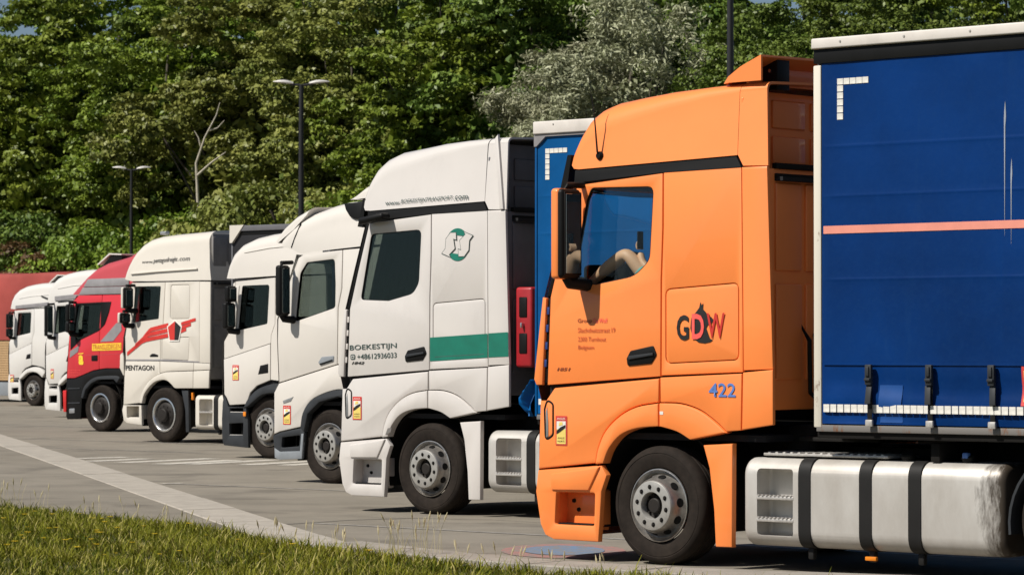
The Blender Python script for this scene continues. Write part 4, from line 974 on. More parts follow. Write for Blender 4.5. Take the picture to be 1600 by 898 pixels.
# ---- fourth: white cab with black steps and arch
t4 = truck_at('white_truck', -3.684, 50.839, 1.048, 'plain white lorry cab with black steps, bumper and wheel arch, beside the cab lettered PENTAGON')
def angular_cab(t, wu, rad, paint_m, arch, bump_m, dz=0.0, dark=True, band=None, roofdz=0.0, nuts=True, mirrors=None, hatch_open=False):
    win = fillet([(.365, 1.97), (1.02, 2.07), (1.065, 2.675), (.455, 2.665)], [.02, .04, .05, .04])
    win = [(u, z + dz) for u, z in win]
    ao = cr([(.52, .77), (.60, .895), (.76, 1.025), (.95, 1.105), (1.27, 1.155), (1.55, 1.10), (1.72, .98)], 3)
    ai = cr([(.62, .80), (.73, .87), (.92, .975), (1.17, 1.01), (1.4, .97), (1.6, .85)], 3)
    st1 = fillet([(.19, .345), (.50, .355), (.505, .545), (.185, .53)], .015)
    st2 = fillet([(.20, .70), (.51, .69), (.505, .775), (.20, .765)], .01)
    Z = lambda pts: [(u, z + dz) for u, z in pts]
    S = dict(paint=paint_m, win=win, glass='glassdark', wu=wu, R=rad, rear=2.3, ceil=2.70 + dz, rear_mat='darkgrey', ws=(1.93 + dz, 2.70 + dz),
        panels=[('door', Z([(.05, 1.535 - dz), (.05, 1.80), (.17, 1.95), (.31, 2.73), (1.19, 2.78), (1.185, 2.08), (1.10, 1.9), (1.09, 1.775)]), paint_m, dict(haswin=True)),
            ('lower_door', Z([(.045, 1.525 - dz), (1.09, 1.765)]) + [(1.09, 1.21), (.79, 1.12), (.64, 1.01), (.555, .835), (.18, .815), (.11, .93), (.06, .98)], paint_m, dict(off=.008, bev=.010)),
            ('rear_side_panel', Z([(1.10, 1.78), (1.11, 1.9), (1.197, 2.08), (1.20, 2.78), (2.3, 2.80)]) + [(2.33, 1.12), (1.78, 1.05), (1.6, 1.15), (1.27, 1.2), (1.10, 1.215)], paint_m),
            ('wheel_arch_lip', ao + ai[::-1], arch, dict(off=.035, th=.12, bev=.012)),
            ('bumper', [(.075, .955), (.04, .86), (.02, .59), (.03, .28), (.07, .19), (.51, .165), (.62, .16), (.605, .6), (.56, .78), (.16, .79), (.11, .905)], bump_m, dict(off=.022, holes=[st1, st2], th=.05, bev=.012)),
            ('door_handle', Z([(.82, 1.29), (.87, 1.43), (1.05, 1.46), (1.05, 1.315)]), 'black', dict(off=.012, th=.015)),
            ('corner_pillar', Z([(.12, 1.94), (.165, 1.95), (.30, 2.73), (.25, 2.70)]), paint_m, dict(off=.0)),
            ('mirror_pillar', Z([(.25, 1.97), (.315, 1.96), (.395, 2.665), (.325, 2.665)]), paint_m, dict(off=.012, th=.03)),
            ('roof_crease', [(.5, 3.185), (1.07, 3.25), (1.9, 3.29), (1.9, 3.275), (1.07, 3.235), (.5, 3.172)], paint_m, dict(off=.012, th=.02, bev=.003))],
        roof=(Z([(.26, 2.775), (.27, 2.775), (.28, 2.778), (.33, 2.78), (.45, 2.785), (.65, 2.79), (.95, 2.80), (1.3, 2.81), (1.8, 2.815), (2.28, 2.82)]),
              [(u, z + dz + roofdz) for u, z in [(.05, 2.80), (.07, 2.95), (.10, 3.08), (.18, 3.21), (.32, 3.32), (.58, 3.41), (.9, 3.46), (1.25, 3.49), (1.7, 3.50), (2.1, 3.50)]]),
        nose=[(.07, .19), (.03, .28), (.02, .59), (.04, .86), (.01, .97), (.0, 1.5 + dz), (.02, 1.72 + dz), (.05, 1.80 + dz), (.14, 1.95 + dz), (.28, 2.73 + dz)],
        liner=Z([(.08, .96), (.08, 1.80), (.2, 1.95), (.33, 2.73), (2.24, 2.80)]) + [(2.28, 1.15), (1.78, 1.1), (1.27, 1.17), (.79, 1.1), (.6, .86)],
        mirrors=mirrors or [dict(u_meas=.0, z0=2.0 + dz, z1=2.40 + dz, housing='black', y1=1.52), dict(u_meas=.05, z0=2.42 + dz, z1=2.66 + dz, housing='black', y1=1.50, arm=False)])
    if nuts is False: S['nuts'] = False
    generic_cab(t, S)
    bar_recess(t, .17, .53, .33, .57, 'chassis'); bar_recess(t, .18, .53, .69, .79, 'chassis')
    for z, d in ((.345, .05), (.70, .04)): box('step_tread', (-.35, 1.24, z + .006), (.32, .05, .014), 'alustep', t.root, .004)
    return S
angular_cab(t4, .993, .48, 'white2', 'bumpergrey', 'bumpergrey')
sticker(t4, .25, .39, 1.20, 1.435, .014)
box('side_marker', t4.pt(.56, .68, .045), (.06, .015, .07), 'amber', t4.root)

# ---- fifth: cream white cab with red arrow stripes
t5 = truck_at('white_truck', -6.291, 59.361, 1.118, 'cream white lorry cab with red arrow stripes, lettered PENTAGON')
win5 = fillet([(.305, 2.165), (1.01, 2.225), (1.07, 2.82), (.37, 2.82)], .03)
ao5 = cr([(.51, .705), (.58, .895), (.74, 1.085), (.98, 1.215), (1.22, 1.27)], 3)
ht1 = fillet([(1.32, 2.23), (1.83, 2.23), (1.83, 2.83), (1.34, 2.83)], .05); ht2 = fillet([(1.10, 1.50), (1.80, 1.485), (1.82, 1.89), (1.10, 1.885)], .03)
rec5 = fillet([(.165, .435), (.50, .44), (.50, .65), (.16, .645)], .015)
S5 = dict(paint='cream', win=win5, glass='glassdark', wu=1.10, R=.497, rear=2.36, ceil=2.85, rear_mat='midgrey', ws=(2.1, 2.84),
    panels=[('door', [(.12, 1.475), (.10, 1.9), (.15, 2.12), (.28, 2.885), (1.18, 2.885), (1.12, 2.13), (1.05, 1.90), (1.05, 1.475)], 'cream', dict(haswin=True)),
        ('lower_side_panel', [(.095, 1.165), (.13, 1.463), (1.05, 1.463), (1.05, 1.245)] + [(u - .006, z + .006) for u, z in ao5[:11][::-1]] + [(.07, .675)], 'cream', dict(off=.010)),
        ('corner_deflector', [(-.03, 1.34), (-.02, 1.58), (.04, 1.62), (.075, 1.55), (.085, 1.22), (.07, 1.20)], 'cream', dict(off=.02)),
        ('sill_panel', [(1.06, 1.463), (1.95, 1.44), (1.95, 1.305), (1.22, 1.28), (1.06, 1.25)], 'cream', dict(off=.010)),
        ('sill_panel', [(1.96, 1.44), (2.38, 1.425), (2.38, 1.32), (1.96, 1.305)], 'cream', dict(off=.010)),
        ('wheel_arch_lip', ao5 + [(1.95, 1.29), (1.945, .985), (1.5, .98)] + cr([(1.45, .99), (1.29, 1.10), (1.12, 1.13), (.88, 1.07), (.65, .88), (.58, .70)], 3), 'cream', dict(off=.022, th=.08, bev=.012)),
        ('lower_deflector', [(1.957, 1.292), (2.38, 1.308), (2.36, .99), (1.952, .985)], 'cream', dict(off=.022, bev=.012)),
        ('rear_side_panel', [(1.06, 1.472), (1.06, 1.9), (1.13, 2.13), (1.19, 2.885), (2.09, 2.89), (2.09, 1.445)], 'cream', dict(holes=[offset(ht1, .006), offset(ht2, .006)])),
        ('upper_hatch', ht1, 'cream', dict(off=-.002)), ('locker_hatch', ht2, 'cream', dict(off=-.002)),
        ('side_deflector', [(2.10, 1.445), (2.10, 2.885), (2.39, 2.88), (2.38, 1.432)], 'cream', dict(off=.006)),
        ('bumper', [(.07, .665), (.04, .57), (.08, .39), (.16, .342), (.575, .31), (.56, .665)], 'cream', dict(off=.016, holes=[rec5], th=.05, bev=.012)),
        ('fairing_lip', [(.25, 3.065), (1.0, 3.10), (2.05, 3.125), (2.05, 3.105), (1.0, 3.075), (.27, 3.04)], 'cream', dict(off=.03, th=.04)),
        ('gap_trim', [(.28, 2.89), (2.38, 2.885), (2.38, 2.905), (.29, 2.912)], 'black', dict(off=-.01, bev=0)),
        ('wheel_skirt', [(1.60, .95), (1.78, .95), (1.80, .20), (1.72, .20), (1.70, .6)], 'bumpergrey', dict(off=-.02, th=.05)),
        ('door_handle', [(.78, 1.545), (1.0, 1.545), (1.0, 1.575), (.90, 1.60), (.84, 1.60), (.78, 1.57)], 'black', dict(off=.010, th=.015)),
        ('side_trim', [(.13, 1.468), (1.05, 1.473), (2.37, 1.432), (2.37, 1.455), (1.05, 1.50), (.13, 1.495)], 'greyband', dict(off=.004, th=.01, bev=.002))],
    roof=([(.28, 2.915), (.28, 2.915), (.29, 2.915), (.32, 2.915), (.38, 2.915), (.50, 2.915), (.68, 2.91), (.90, 2.91), (1.3, 2.91), (1.8, 2.91), (2.1, 2.91), (2.38, 2.905)],
          [(.03, 3.06), (.06, 3.17), (.12, 3.29), (.19, 3.40), (.27, 3.50), (.40, 3.61), (.56, 3.685), (.80, 3.73), (1.2, 3.755), (1.7, 3.775), (1.95, 3.785), (2.16, 3.80)]),
    nose=[(.16, .342), (.08, .39), (.04, .57), (.07, .67), (.09, 1.16), (.06, 1.25), (.03, 1.6), (.05, 1.9), (.12, 2.13), (.25, 2.88)],
    liner=[(.12, .72), (.15, 2.1), (.30, 2.87), (2.34, 2.87), (2.34, 1.05), (1.95, 1.0), (1.5, 1.05), (1.22, 1.2), (.9, 1.12), (.66, .9), (.58, .74)],
    mirrors=[dict(u_meas=-.01, z0=2.42, z1=2.80, housing='cream', y1=1.53), dict(u_meas=-.10, z0=2.15, z1=2.34, housing='cream', y1=1.54)], wheel='deep')
generic_cab(t5, S5); bar_recess(t5, .15, .515, .43, .66, 'cream'); gap_clutter(t5, 2.36)
fuel_tank(t5, 1.93, 4.2, .25, .87, (2.50, 3.2), (.13, .48), steps_z=(.5,), mat='cream', rad=.10)
text(t5, 'www.', .56, .86, 3.235, .04, 'txtblack', .004, .004, .25); text(t5, 'pentagonfreight', .87, 1.52, 3.215, .11, 'txtblack', .008, .004, .25, .02); text(t5, '.com', 1.53, 1.85, 3.265, .055, 'txtblack', .006, .002, .25)
text(t5, 'PENTAGON', .13, .91, 1.295, .095, 'txtblack', .014, .03)
for a, b in (((.40, .53, .665), 0), ((.24, .36, .665), 1), ((.10, .20, .665), 2)): pass
def band(pts, w): return [(u, z + w / 2) for u, z in pts] + [(u, z - w / 2) for u, z in reversed(pts)]
for q in range(3):
    d = q * .092
    decal(t5, 'red_stripe', band([(.60 - .22 * q, 1.885 - .145 * q), (.74 - .09 * q, 2.0 - d), (.80 - .06 * q, 2.035 - d), (1.27, 2.115 - d)], .072), 'logored', .008)
    decal(t5, 'red_stripe', band([(1.62 - .015 * q, 2.135 - .072 * q), (2.0 - .125 * q, 2.212 - .088 * q)], .055), 'logored', .008)
pent = [(1.46, 2.185), (1.615, 2.08), (1.55, 1.845), (1.32, 1.845), (1.27, 2.08)]
decal(t5, 'pentagon_outline', offset(pent, .022), 'stickwhite', .010); decal(t5, 'pentagon', pent, 'logored', .012)
decal(t5, 'pentagon_dark_half', [(1.46, 2.185), (1.615, 2.08), (1.55, 1.845), (1.45, 1.845)], 'txtblack', .014)  # black printed half of the pentagon emblem
box('roof_beacon', (-.50, .65, 3.80), (.16, .12, .07), 'lens', t5.root, .025, 3)
box('reflector', (-1.87, 1.2, .84), (.04, .04, .13), 'amber', t5.root)

# ---- sixth: red cab
t6 = truck_at('red_truck', -8.387, 66.91, 1.164, 'red lorry cab with grey stripes, black side glass and yellow TRANSLEDEGEN plate')
zone = fillet([(.35, 2.625), (1.47, 2.65), (1.40, 2.44), (1.27, 2.18), (1.06, 2.045), (.52, 1.875), (.19, 1.66), (.19, 1.95), (.24, 2.25)], [.02, .02, .2, .2, .2, .2, .01, .05, .1])
gl6 = fillet([(.42, 2.58), (1.14, 2.60), (1.14, 2.12), (.95, 2.03), (.40, 1.87), (.30, 1.95), (.34, 2.3)], .03)
zo6 = offset(zone, -.004)
ao6 = cr([(.55, .67), (.63, .875), (.82, 1.025), (1.08, 1.105), (1.61, 1.125), (1.75, 1.08)], 3)
S6 = dict(paint='red', win=gl6, glass='glassdark', wu=1.06, R=.485, rear=2.3, ceil=2.72, rear_mat='darkgrey', ws=(1.95, 2.66), roof_paint='dullred',
    panels=[('door', [(.075, 1.085), (.32, 1.09), (.55, 1.15), (.89, 1.25), (1.08, 1.275), (1.085, 2.05), (1.18, 2.785), (.45, 2.785), (.28, 2.67), (.18, 2.25), (.15, 1.95)], 'red', dict()) ,
        ('rear_side_panel', [(1.09, 1.277), (1.31, 1.295), (2.3, 1.3), (2.3, 2.79), (1.19, 2.788), (1.095, 2.05)], 'red', dict()),
        ('black_side_trim', zo6, 'black', dict(off=.008, holes=[gl6], th=.02, bev=.004)),
        ('lower_side_panel', [(.07, 1.068), (.06, .29), (.10, .24), (.52, .25)] + ao6 + [(2.3, 1.1), (2.3, 1.285), (1.31, 1.28), (.89, 1.232), (.55, 1.132), (.32, 1.072)], 'black', dict(off=.006)),
        ('wheel_arch_lip', [(u, z + .02) for u, z in ao6] + [(1.66, 1.0), (1.55, 1.07), (1.08, 1.06), (.86, .98), (.69, .85), (.61, .67)], 'bumpergrey', dict(off=.03, th=.1, bev=.012)),
        ('red_guard_bar', fillet([(-.02, .83), (.09, .84), (.08, .39), (.0, .39)], .02), 'redlens', dict(off=.03, th=.03)),
        ('step_edge', [(.12, .88), (.5, .89), (.5, .865), (.12, .855)], 'bumpergrey', dict(off=.02, th=.02)),
        ('step_edge', [(.12, .585), (.5, .595), (.5, .565), (.12, .555)], 'bumpergrey', dict(off=.02, th=.02)),
        ('fog_lamp', fillet([(.16, .36), (.33, .37), (.33, .47), (.16, .46)], .02), 'lens', dict(off=.012, th=.01)),
        ('grey_band', [(.46, 2.80), (2.01, 2.80), (2.01, 2.948), (.585, 2.943)], 'greyband', dict(off=.016, th=.012, bev=.003)),
        ('grey_band', [(.61, 2.957), (2.01, 2.962), (2.0, 3.125), (.74, 3.112)], 'greyband', dict(off=.016, th=.012, bev=.003)),
        ('door_handle', fillet([(.85, 1.44), (1.04, 1.44), (1.04, 1.56), (.85, 1.55)], .02), 'black', dict(off=.010, th=.015))],
    roof=([(.43, 2.795), (.44, 2.795), (.45, 2.795), (.50, 2.795), (.60, 2.796), (.8, 2.797), (1.1, 2.798), (1.5, 2.80), (1.9, 2.80), (2.28, 2.80)],
          [(.20, 2.83), (.27, 2.92), (.35, 3.0), (.45, 3.09), (.60, 3.20), (.85, 3.355), (1.15, 3.455), (1.5, 3.515), (1.8, 3.58), (2.1, 3.73)]),
    nose=[(.10, .24), (.06, .29), (.07, 1.05), (.08, 1.3), (.11, 1.65), (.15, 1.95), (.18, 2.25), (.28, 2.67), (.38, 2.78)],
    liner=[(.10, .7), (.17, 1.95), (.22, 2.25), (.32, 2.68), (.47, 2.77), (2.26, 2.77), (2.26, 1.12), (1.7, 1.13), (1.1, 1.12), (.8, 1.03), (.62, .9)],
    mirrors=[dict(u_meas=.02, z0=2.02, z1=2.60, housing='black', y1=1.50, split=2.25)], wheel='deep', nuts=True)
S6['panels'][0][3]['holes'] = [gl6]; S6['panels'][1][3]['holes'] = []
generic_cab(t6, S6)
decal(t6, 'grey_slash', [(1.12, 1.83), (1.62, 2.21), (1.77, 2.21), (1.78, 2.06), (1.52, 1.845)], 'greyband', .006)
decal(t6, 'grey_slash', [(.165, 1.50), (.18, 1.64), (.46, 1.755), (.43, 1.63)], 'greyband', .006)
decal(t6, 'name_plate', [(.87, 1.645), (1.77, 1.665), (1.77, 1.81), (.87, 1.79)], 'yellow', .006)
text(t6, 'TRANSLEDEGEN', .89, 1.75, 1.665, .105, 'txtfaint', .010, .0, slope=.02)
text(t6, 'a', .45, .60, 1.36, .20, 'yellow', .006, .05); decal(t6, 'yellow_bar', [(.44, 1.575), (.60, 1.585), (.60, 1.605), (.44, 1.595)], 'yellow', .006)
for q in range(3): text(t6, 'transport', .12, .50, 1.235 - q * .05, .028, 'txtpink', .006, .0)
ridge(t6, 'body_seam', [(.66, 1.555), (1.8, 1.585)], .008, 'dullred', .003)
def open_hatch(t, u0, u1, z0, z1, y=.5, w=.55):
    bm = bmesh.new(); pts = [(u0, z0), (u0 + (u1 - u0) * .5, z1), (u1, z1 - .02), (u1, z1 - .045), (u0 + (u1 - u0) * .52, z1 - .03), (u0 + .05, z0)]
    a = [bm.verts.new((-u, y + w / 2, z)) for u, z in pts]; b = [bm.verts.new((-u, y - w / 2, z)) for u, z in pts]
    bm.faces.new(a); bm.faces.new(b[::-1])
    for i in range(len(pts)): bm.faces.new((a[i], a[(i + 1) % len(pts)], b[(i + 1) % len(pts)], b[i]))
    bmesh.ops.recalc_face_normals(bm, faces=bm.faces); h = finish(bm, 'roof_hatch', 'offwhite', t.root)
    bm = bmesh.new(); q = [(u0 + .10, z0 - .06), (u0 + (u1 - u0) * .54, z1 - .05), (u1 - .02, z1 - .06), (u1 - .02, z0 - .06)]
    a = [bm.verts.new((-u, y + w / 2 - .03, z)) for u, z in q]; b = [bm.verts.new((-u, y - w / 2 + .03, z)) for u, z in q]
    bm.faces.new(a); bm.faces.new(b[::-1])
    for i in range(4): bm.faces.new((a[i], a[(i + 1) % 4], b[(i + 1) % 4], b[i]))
    bmesh.ops.recalc_face_normals(bm, faces=bm.faces); finish(bm, 'hatch_dark_opening', 'black', h)  # black block put in as the shaded opening under the lid
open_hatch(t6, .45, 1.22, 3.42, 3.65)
box('roof_beacon', (-1.45, .3, 3.60), (.3, .2, .12), 'offwhite', t6.root, .03, 3)

# ---- seventh and eighth: white cabs
t7 = truck_at('white_truck', -10.771, 80.443, 1.18, 'white lorry cab with open step recess half hidden behind the red cab')
angular_cab(t7, 1.10, .47, 'offwhite', 'offwhite', 'offwhite', dz=.08, roofdz=.06, mirrors=[dict(u_meas=-.03, z0=2.0, z1=2.76, housing='black', y1=1.53)], nuts=False)
decal(t7, 'grey_band', [(.40, 2.875), (1.9, 2.97), (1.9, 3.07), (.40, 2.985)], 'greyband', .02)
sticker(t7, .24, .36, .95, 1.19, .012)
t8 = truck_at('white_truck', -14.171, 96.289, 1.213, 'clean white lorry cab standing in front of the brick red tarpaulin trailer')
angular_cab(t8, 1.092, .465, 'offwhite', 'offwhite', 'offwhite', dz=.09, roofdz=.05, mirrors=[dict(u_meas=-.12, z0=2.05, z1=2.73, housing='black', y1=1.53, split=2.3)], nuts=True)
decal(t8, 'grey_band', [(.34, 2.88), (1.9, 2.96), (1.9, 3.06), (.36, 2.97)], 'greyband', .02)
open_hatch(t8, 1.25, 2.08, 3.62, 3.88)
tube('horn_antenna', [t8.pt(1.55, 3.24, .02), t8.pt(2.0, 3.13, .04)], .02, 'black', t8.root)
sticker(t8, .12, .28, .70, .92, .024)

# ================================================================ TRAILERS
def trailer_at(name, tr, u, label, group='trailers coupled to the parked trucks'):
    p = tr.root.matrix_basis @ Vector((-u, 0, 0)); r = empty(name, p, R(138)); tag(r, label, 'trailer', group); return r
CURT = {}
def curtain_mesh(root, u0, u1, z0, z1, mat, side=1, fold=.013, name='side_curtain', nx=110, nz=36, seed=0, y=1.275):
    rnd = np.random.RandomState(seed); ph = rnd.rand(8) * 6
    bm = bmesh.new(); rows = []
    zs = [z0 + (z1 - z0) * j / nz for j in range(nz + 1)]; us_ = [u0 + (u1 - u0) * i / nx for i in range(nx + 1)]
    sz = (3.19, 2.82, 2.2) if nz > 20 else (); su = [.6 + .535 * k for k in range(24)] if nz > 20 else []
    zs = sorted(set(zs + [q + o for q in sz for o in (-.02, -.01, 0, .01, .02)])); us_ = sorted(set(us_ + [q + o for q in su if q < u1 - .1 for o in (-.018, 0, .018)])); nx, nz = len(us_) - 1, len(zs) - 1
    def disp(u, z):
        low = max(0, 1 - (z - z0) / .5) ** 1.2; hi = max(0, 1 - (z1 - z) / .7)
        d = fold * (math.sin(z * 2.1 + ph[0] + .4 * math.sin(u * 1.3)) * .5 + .45 * math.sin(u * 2.4 + ph[1]) * (.4 + .6 * low) + 2.0 * low * math.sin(z * 21 + .9 * math.sin(u * 3.1 + ph[2])) + .5 * math.sin(u * 11.74 + z * 3 + ph[3]) * low + .3 * math.sin(u * 7.9 + ph[4]) * hi)
        for q in sz: d += .0028 * math.exp(-((z - q) / .010) ** 2)
        if z > z0 + .5: d += .0018 * sum(math.exp(-((u - q) / .010) ** 2) for q in su if abs(u - q) < .05)
        return d * max(0, min(1, (u - u0) / .1, (u1 - u) / .1, (z - z0) / .1, (z1 - z) / .1)) + y
    CURT[root.name] = disp
    for j, z in enumerate(zs):
        rows.append([bm.verts.new((-u, side * disp(u, z), z)) for u in us_])
    for a, b in zip(rows, rows[1:]):
        for i in range(nx): bm.faces.new((a[i], a[i + 1], b[i + 1], b[i]))
    bmesh.ops.recalc_face_normals(bm, faces=bm.faces)
    o = finish(bm, name, mat, root, 60); return o
def strap_unit(root, u, z0, z1, y, seed):
    a = R(random.uniform(-3, 3)); sl = .012 * math.sin(seed * 2.3)
    bm = bmesh.new(); bm_box(bm, (-u, y + .012, (z0 + z1) / 2), (.042, .006, z1 - z0), .001); s = finish(bm, 'strap', 'strap', root)
    bm = bmesh.new(); bm_box(bm, (-u, y + .026, z1 - .075), (.056, .03, .15), .006); bm_box(bm, (-u, y + .045, z1 - .05), (.03, .016, .07), .004); bm_box(bm, (-u, y + .048, z1 - .11), (.05, .014, .02), .004); finish(bm, 'buckle', 'bumpergrey', s)
    bm = bmesh.new(); bm_box(bm, (-u + sl, y + .03, z1 - .22), (.05, .014, .14), .004, 2, Matrix.Rotation(R(10), 3, 'X') @ Matrix.Rotation(R(6 * math.sin(seed)), 3, 'Y')); finish(bm, 'strap_tail', 'bumpergrey', s)
    bm = bmesh.new(); bm_box(bm, (-u, y + .02, z0 + .02), (.062, .022, .05), .006); finish(bm, 'hook', 'alustep', s)
def semi_trailer(root, tw, ztop, zbot, mat, cap_h=.08, dark_h=.11, pillar='rustwhite', cap='railwhite', strapu=None, length=13.6, tape=True, lmark=None, detail=True, seed=0, darkmat='black', pw=.07, axle_r=.465):
    y = 1.275; Lh = length
    # body core: floor, headboard, back doors, roof
    bm = bmesh.new(); bm_box(bm, (-.03, 0, (ztop + zbot) / 2), (.05, 2.46, ztop - zbot - .02), .005); finish(bm, 'headboard', 'darkgrey', root)
    bm = bmesh.new(); bm_box(bm, (-Lh / 2, 0, zbot - .05), (Lh - .02, 2.5, .12), .01); finish(bm, 'floor_deck', 'chassis', root)
    bm = bmesh.new(); bm_box(bm, (-Lh / 2, 0, ztop - .04), (Lh - .1, 2.44, .05), .01); finish(bm, 'roof_sheet', 'railwhite', root)
    bm = bmesh.new(); bm_box(bm, (-Lh + .03, 0, (ztop + zbot) / 2), (.05, 2.5, ztop - zbot), .01); finish(bm, 'rear_doors', 'railwhite', root)
    for s in (-1, 1):
        bm = bmesh.new(); bm_box(bm, (-Lh / 2, s * (y + .004), ztop - cap_h / 2), (Lh, .06, cap_h), .012, 3); rl = finish(bm, 'roof_rail', cap, root)
        bm = bmesh.new(); bm_box(bm, (-Lh / 2, s * (y - .012), ztop - cap_h - dark_h / 2), (Lh - .01, .04, dark_h - .004), .006); finish(bm, 'rail_seal', darkmat, root)
        bm = bmesh.new(); bm_box(bm, (-pw / 2, s * (y - .03), (ztop - cap_h - dark_h + zbot) / 2 - .02), (pw, .07, ztop - cap_h - dark_h - zbot + .02), .01); finish(bm, 'corner_pillar', pillar, root)
        bm = bmesh.new(); bm_box(bm, (-Lh / 2, s * (y - .025), zbot - .035), (Lh - .04, .05, .05), .006); finish(bm, 'side_rail', 'rustgrey', root)
        curtain_mesh(root, pw + .004, Lh - .08, zbot, ztop - cap_h - dark_h + .01, mat, s, seed=seed, nx=220 if (s > 0 and detail) else 60, nz=40 if (s > 0 and detail) else 8, y=y - .012 if False else y - .004)
        if s > 0 and detail:
            for k in range(9):
                bm = bmesh.new(); lathe_bm(bm, [(0, .006), (.008, .005), (.011, 0)], 10); o = finish(bm, 'rivet', 'alustep', rl); o.location = (-(.27 + k * .575), y + .034, ztop - .035)
    if tape:
        base = box('tape_block', (0, 0, 0), (.054, .003, .058), 'reflect', None, 0); me = base.data; bpy.data.objects.remove(base)
        for k in range(int((Lh - .3) / .061)):
            o = link('tape_block', me, root); o.location = (-(pw + .05 + k * .061), CURT[root.name](pw + .05 + k * .061, zbot + .115) + .009, zbot + .115)
    if lmark:
        u0, z0 = lmark
        base = box('corner_mark', (0, 0, 0), (.053, .003, .045), 'reflect', None, 0); me = base.data; bpy.data.objects.remove(base)
        for k in range(5):
            o = link('corner_mark', me, root); o.location = (-(u0 + .027 + k * .058), CURT[root.name](u0 + .027 + k * .058, z0 - .022) + .003, z0 - .022)
        for k in range(1, 6):
            o = link('corner_mark', me, root); o.location = (-(u0 + .027), CURT[root.name](u0 + .027, z0 - .022 - k * .052) + .003, z0 - .022 - k * .052)
    if strapu:
        for i, su in enumerate(strapu): strap_unit(root, su, zbot - .01, zbot + .44, y + .016, i)
    # chassis beams, landing legs, wheels
    bm = bmesh.new()
    for s in (1, -1): bm_box(bm, (-Lh / 2 - .5, s * .55, zbot - .24), (Lh - 1.2, .12, .3), .01)
    for k in range(9): bm_box(bm, (-(1.0 + k * 1.4), 0, zbot - .2), (.08, 2.3, .14), .01)
    finish(bm, 'chassis_beams', 'chassis', root)
    for s in (1, -1):
        bm = bmesh.new(); bm_box(bm, (-3.4, s * .85, .55), (.12, .12, .9), .01); bm_box(bm, (-3.4, s * .85, .12), (.28, .24, .04), .01); finish(bm, 'landing_leg', 'chassis', root)
    tt = Truck(root, 0)
    for k in range(3):
        for s in (1, -1): wheel(tt, Lh - 4.6 + k * 1.31, 1.24, axle_r, 'rear', False, s)
    bm = bmesh.new()
    for k in range(3): bm_box(bm, (-(Lh - 4.6 + k * 1.31), 0, axle_r), (.14, 2.0, .14), .02)
    finish(bm, 'axles', 'chassis', root)
r1 = trailer_at('curtain_trailer', t1, 2.76, 'dark blue curtain-sided trailer with pink stripe and black buckle straps coupled to the orange cab')
SU = [.53 + k * .535 for k in range(24)]
semi_trailer(r1, t1, 4.00, 1.13, 'curtain', strapu=SU, lmark=(.21, 3.692))
def on_curtain(root, name, u0, u1, z0, z1, mat, off=.003, nu=8, nz=6, parent=None):
    f = CURT[root.name]; bm = bmesh.new()
    g_ = [[bm.verts.new((-(u0 + (u1 - u0) * i / nu), f(u0 + (u1 - u0) * i / nu, z0 + (z1 - z0) * j / nz) + off, z0 + (z1 - z0) * j / nz)) for i in range(nu + 1)] for j in range(nz + 1)]
    for a, b in zip(g_, g_[1:]):
        for i in range(nu): bm.faces.new((a[i], a[i + 1], b[i + 1], b[i]))
    bmesh.ops.recalc_face_normals(bm, faces=bm.faces); return finish(bm, name, mat, parent or root, 60)
on_curtain(r1, 'pink_stripe', .09, 13.4, 2.541, 2.599, 'pinkband', .004, 300, 3)
on_curtain(r1, 'curtain_overlap', .09, 13.4, 1.565, 1.585, 'curtain', .010, 300, 2)
def drop(u, z, L, w, parent=r1):
    bm = bmesh.new(); pts = [(-w, 0), (-w * 1.3, -.05), (-w * .5, -.09), (-.0018, -.11), (-.0006, -L), (.0006, -L * .97), (.0018, -.11), (w * .6, -.08), (w * 1.1, -.04), (w * .4, .05), (0, .07)]
    f = bm.faces.new([bm.verts.new((-(u + a), CURT[parent.name](u + a, z + b) + .003, z + b)) for a, b in pts]); bmesh.ops.triangulate(bm, faces=[f]); finish(bm, 'dried_splash', 'splash', parent, 0)
drop(1.69, 3.38, .9, .007); drop(1.745, 2.97, .55, .006)
sp = Truck(r1, 0)
pl = on_curtain(r1, 'warning_placard', 1.83, 1.99, 1.28, 1.56, 'stickred', .006)
on_curtain(r1, 'placard_field', 1.85, 1.97, 1.31, 1.53, 'stickyel', .009, parent=pl)
on_curtain(r1, 'curtain_patch', .60, .80, 1.145, 1.42, plain('pale_blue_patch', (.012, .06, .22), .5, spec=.2), .006, 16, 28)

r2 = trailer_at('curtain_trailer', t2, 2.72, 'brighter blue curtain-sided trailer with white roof cap coupled to the green-banded white cab')
semi_trailer(r2, t2, 3.925, 1.05, 'curtain2', cap_h=.125, dark_h=.02, pillar=M['curtain2'], lmark=(.13, 3.655), strapu=[.5 + k * .56 for k in range(6)], seed=3, darkmat='greyband', pw=.03)
for s in (1,):
    bm = bmesh.new(); f = [bm.verts.new(p) for p in ((.0, 1.29, 3.80), (-.75, 1.29, 3.80), (-.75, 1.29, 3.775), (-.15, 1.29, 3.775), (-.03, 1.29, 3.68), (0, 1.29, 3.68))]; g = bm.faces.new(f)
    r = bmesh.ops.extrude_face_region(bm, geom=[g])
    for v in [q for q in r['geom'] if isinstance(q, bmesh.types.BMVert)]: v.co.y -= .05
    bmesh.ops.recalc_face_normals(bm, faces=bm.faces); finish(bm, 'corner_cap', 'greyband', r2)
